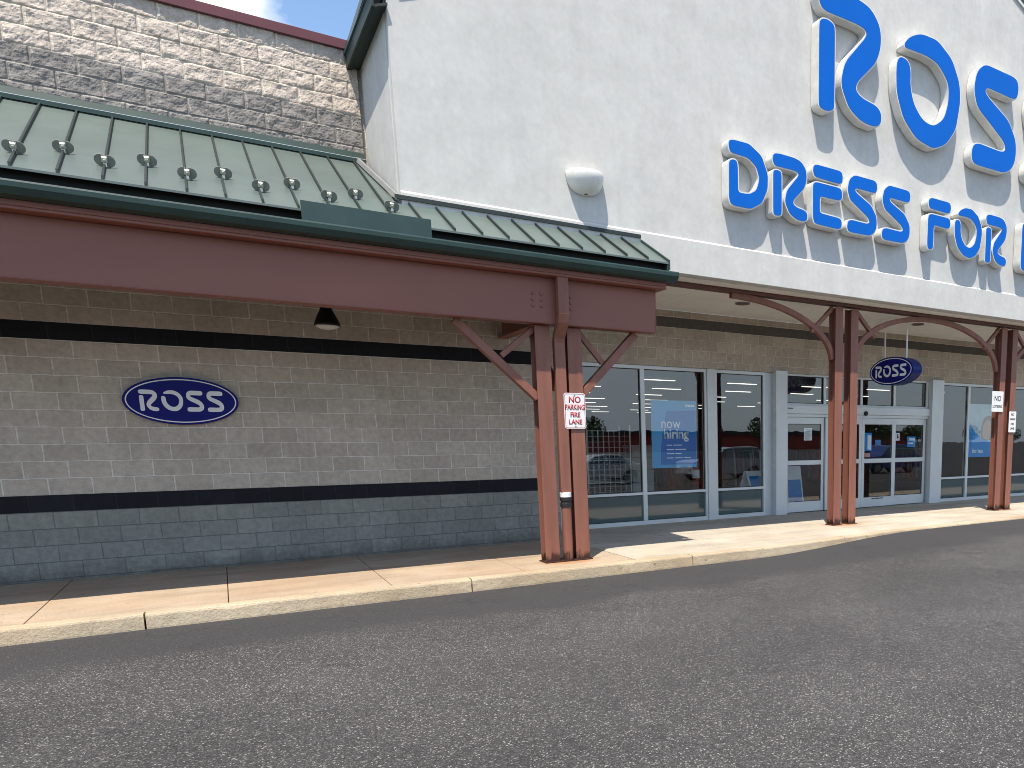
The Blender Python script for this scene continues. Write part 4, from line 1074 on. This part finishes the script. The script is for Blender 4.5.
# ------------------------------------------------------------------ car park and far side (seen mirrored in the glass)
def car(name, lab, x, y, z, color, suv=False, rough=.3):
    t = thing(name, lab, 'car', (x, y, z), 'cars parked across the lane')
    bodym = paint('car_paint_%s' % name, color, .25, .03, 1, .6)
    Ln, Wd = (4.6, 1.84) if suv else (4.7, 1.8)
    H = 1.70 if suv else 1.44
    if suv: low = [(-2.3,.35),(-2.28,.95),(-2.2,1.02),(-1.0,1.06),(2.2,1.06),(2.28,.95),(2.3,.35)]; top = [(-1.1,1.05),(-.35,1.62),(.1,1.70),(1.7,1.68),(2.15,1.05)]
    else: low = [(-2.35,.32),(-2.33,.68),(-2.2,.80),(-1.05,.92),(2.1,.98),(2.3,.88),(2.35,.32)]; top = [(-1.15,.91),(-.35,1.38),(.2,1.44),(.95,1.40),(1.75,.97)]
    wx, wr = (1.38, .35) if suv else (1.36, .32)
    lowp = []
    for cx_ in (wx, -wx):
        for k in range(11):
            a = math.pi*k/10; lowp.append((cx_+(wr+.06)*math.cos(a), .33+(wr+.05)*math.sin(a)))
    pr = low + lowp
    b = MB(); b.prism(pr, lambda u, v, d: (x+u, y-Wd/2+d, z+v), Wd); b.build('body', bodym, t, bevel=.05, seg=3)
    b = MB()
    ins = .14
    def tp(p, s): k = (p[1]-top[0][1])/(H-top[0][1]); return (x+p[0], y+s*(Wd/2-.03-ins*k), z+p[1])
    A = [b.bm.verts.new(tp(p, -1)) for p in top]; B = [b.bm.verts.new(tp(p, 1)) for p in top]
    b.bm.faces.new(A); b.bm.faces.new(B[::-1])
    for i in range(len(top)):
        j = (i+1) % len(top); b.bm.faces.new((A[j], A[i], B[i], B[j]))
    b.build('cabin', bodym, t, bevel=.04, seg=3)
    gl = M['spandrel']
    zt, z0_ = H-.10, top[0][1]+.05
    for s in (-1, 1):
        for xa, xb in ((top[1][0]-.35, .15), (.25, 1.25)) + (((1.33, 1.75),) if suv else ()):
            def q(u, v, off): k = (v-top[0][1])/(H-top[0][1]); return (x+u, y+s*(Wd/2-.03-ins*k+off), z+v)
            sl_ = .28 if xa < -.3 else 0; se = -.18 if xb > 1.1 and not suv else 0
            g = MB(); g.hexa([q(xa, z0_, .004), q(xb, z0_, .004), q(xb, z0_, -.01), q(xa, z0_, -.01)], [q(xa+sl_, zt, .004), q(xb+se, zt, .004), q(xb+se, zt, -.01), q(xa+sl_, zt, -.01)]); g.build('side_window', gl, t)
        for cx_ in (-wx, wx):
            g = MB(); g.lathe([(wr*.6, -.1), (wr, -.09), (wr, .09), (wr*.6, .1)], (x+cx_, y+s*(Wd/2-.12), z+wr), 'Y', 24); wh = g.build('wheel', M['black'], t)
            g = MB(); g.lathe([(.05, -.012), (wr*.62, -.005), (wr*.62, .005), (.05, .012)], (x+cx_, y+s*(Wd/2-.012), z+wr), 'Y', 20); g.build('rim', M['flash'], wh)
        g = MB(); g.box((x-Ln/2-.01, y+s*(Wd/2-.34)-.16, z+.62), (x-Ln/2+.06, y+s*(Wd/2-.34)+.16, z+.76)); g.build('headlight', M['paper'], t, bevel=.02)
        g = MB(); g.box((x+Ln/2-.06, y+s*(Wd/2-.26)-.12, z+.68), (x+Ln/2+.01, y+s*(Wd/2-.26)+.12, z+.86)); g.build('tail_light', redm, t, bevel=.02)
    return t
car('parked_sedan', 'white sedan mirrored in the first shop window', 16.3, -18.5, -.2, (.62,.63,.64))
car('parked_suv', 'silver sport utility car mirrored in the third shop window', 23.2, -18.2, -.19, (.50,.51,.52), True)
car('parked_hatchback', 'blue car mirrored in the sliding doors', 34.5, -18.0, -.19, (.03,.07,.25), True)
fb_ = thing('far_building', 'long low brick shop row mirrored faintly in the windows', 'building', (70, -150, -.6))
b = MB(); b.box((-20, -170, -.8), (180, -150, 3.6)); b.build('wall', paint('red_brick_wall', (.38,.07,.05), .9), fb_)
b = MB(); b.box((-21, -171, 3.6), (181, -149, 4.4)); b.build('fascia', paint('dark_fascia', (.05,.05,.055), .8), fb_)
leafm = paint('leaves', (.055,.085,.03), .7, .35, .8, .2)
barkm = paint('bark', (.09,.07,.05), .9, .2, 4)
rnd = random.Random(5)
tree0 = thing('broadleaf_tree', 'leafy tree on the far side of the car park', 'tree', (60, -120, -.6), 'trees beyond the car park')
b = MB(); b.tube([(60, -120, -.6), (60.1, -120, 1.6), (60.0, -120.1, 3.5)], [.2, .16, .08], 8); b.build('trunk', barkm, tree0)
b = MB()
for k in range(900):
    v = Vector((rnd.gauss(0, 1), rnd.gauss(0, 1), rnd.gauss(0, 1))).normalized() * (rnd.random()**.4)
    c = Vector((60+v.x*2.9, -120+v.y*2.9, 4.2+v.z*2.4 + .5*noise.noise(v*3)))
    a = Vector((rnd.gauss(0,1), rnd.gauss(0,1), rnd.gauss(0,1))).normalized(); d = a.orthogonal().normalized(); e = a.cross(d)
    s = rnd.uniform(.16, .34)
    b.poly([c+d*s, c+e*s*.6, c-d*s, c-e*s*.6])
b.build('crown', leafm, tree0)
for k in range(11):
    o = dup(tree0, (30 + k*17 + rnd.uniform(-4, 4), -95 - rnd.uniform(0, 40), -.6)); o.rotation_euler.z = rnd.uniform(0, 6); s = rnd.uniform(.7, 1.25); o.scale = (s, s, s)
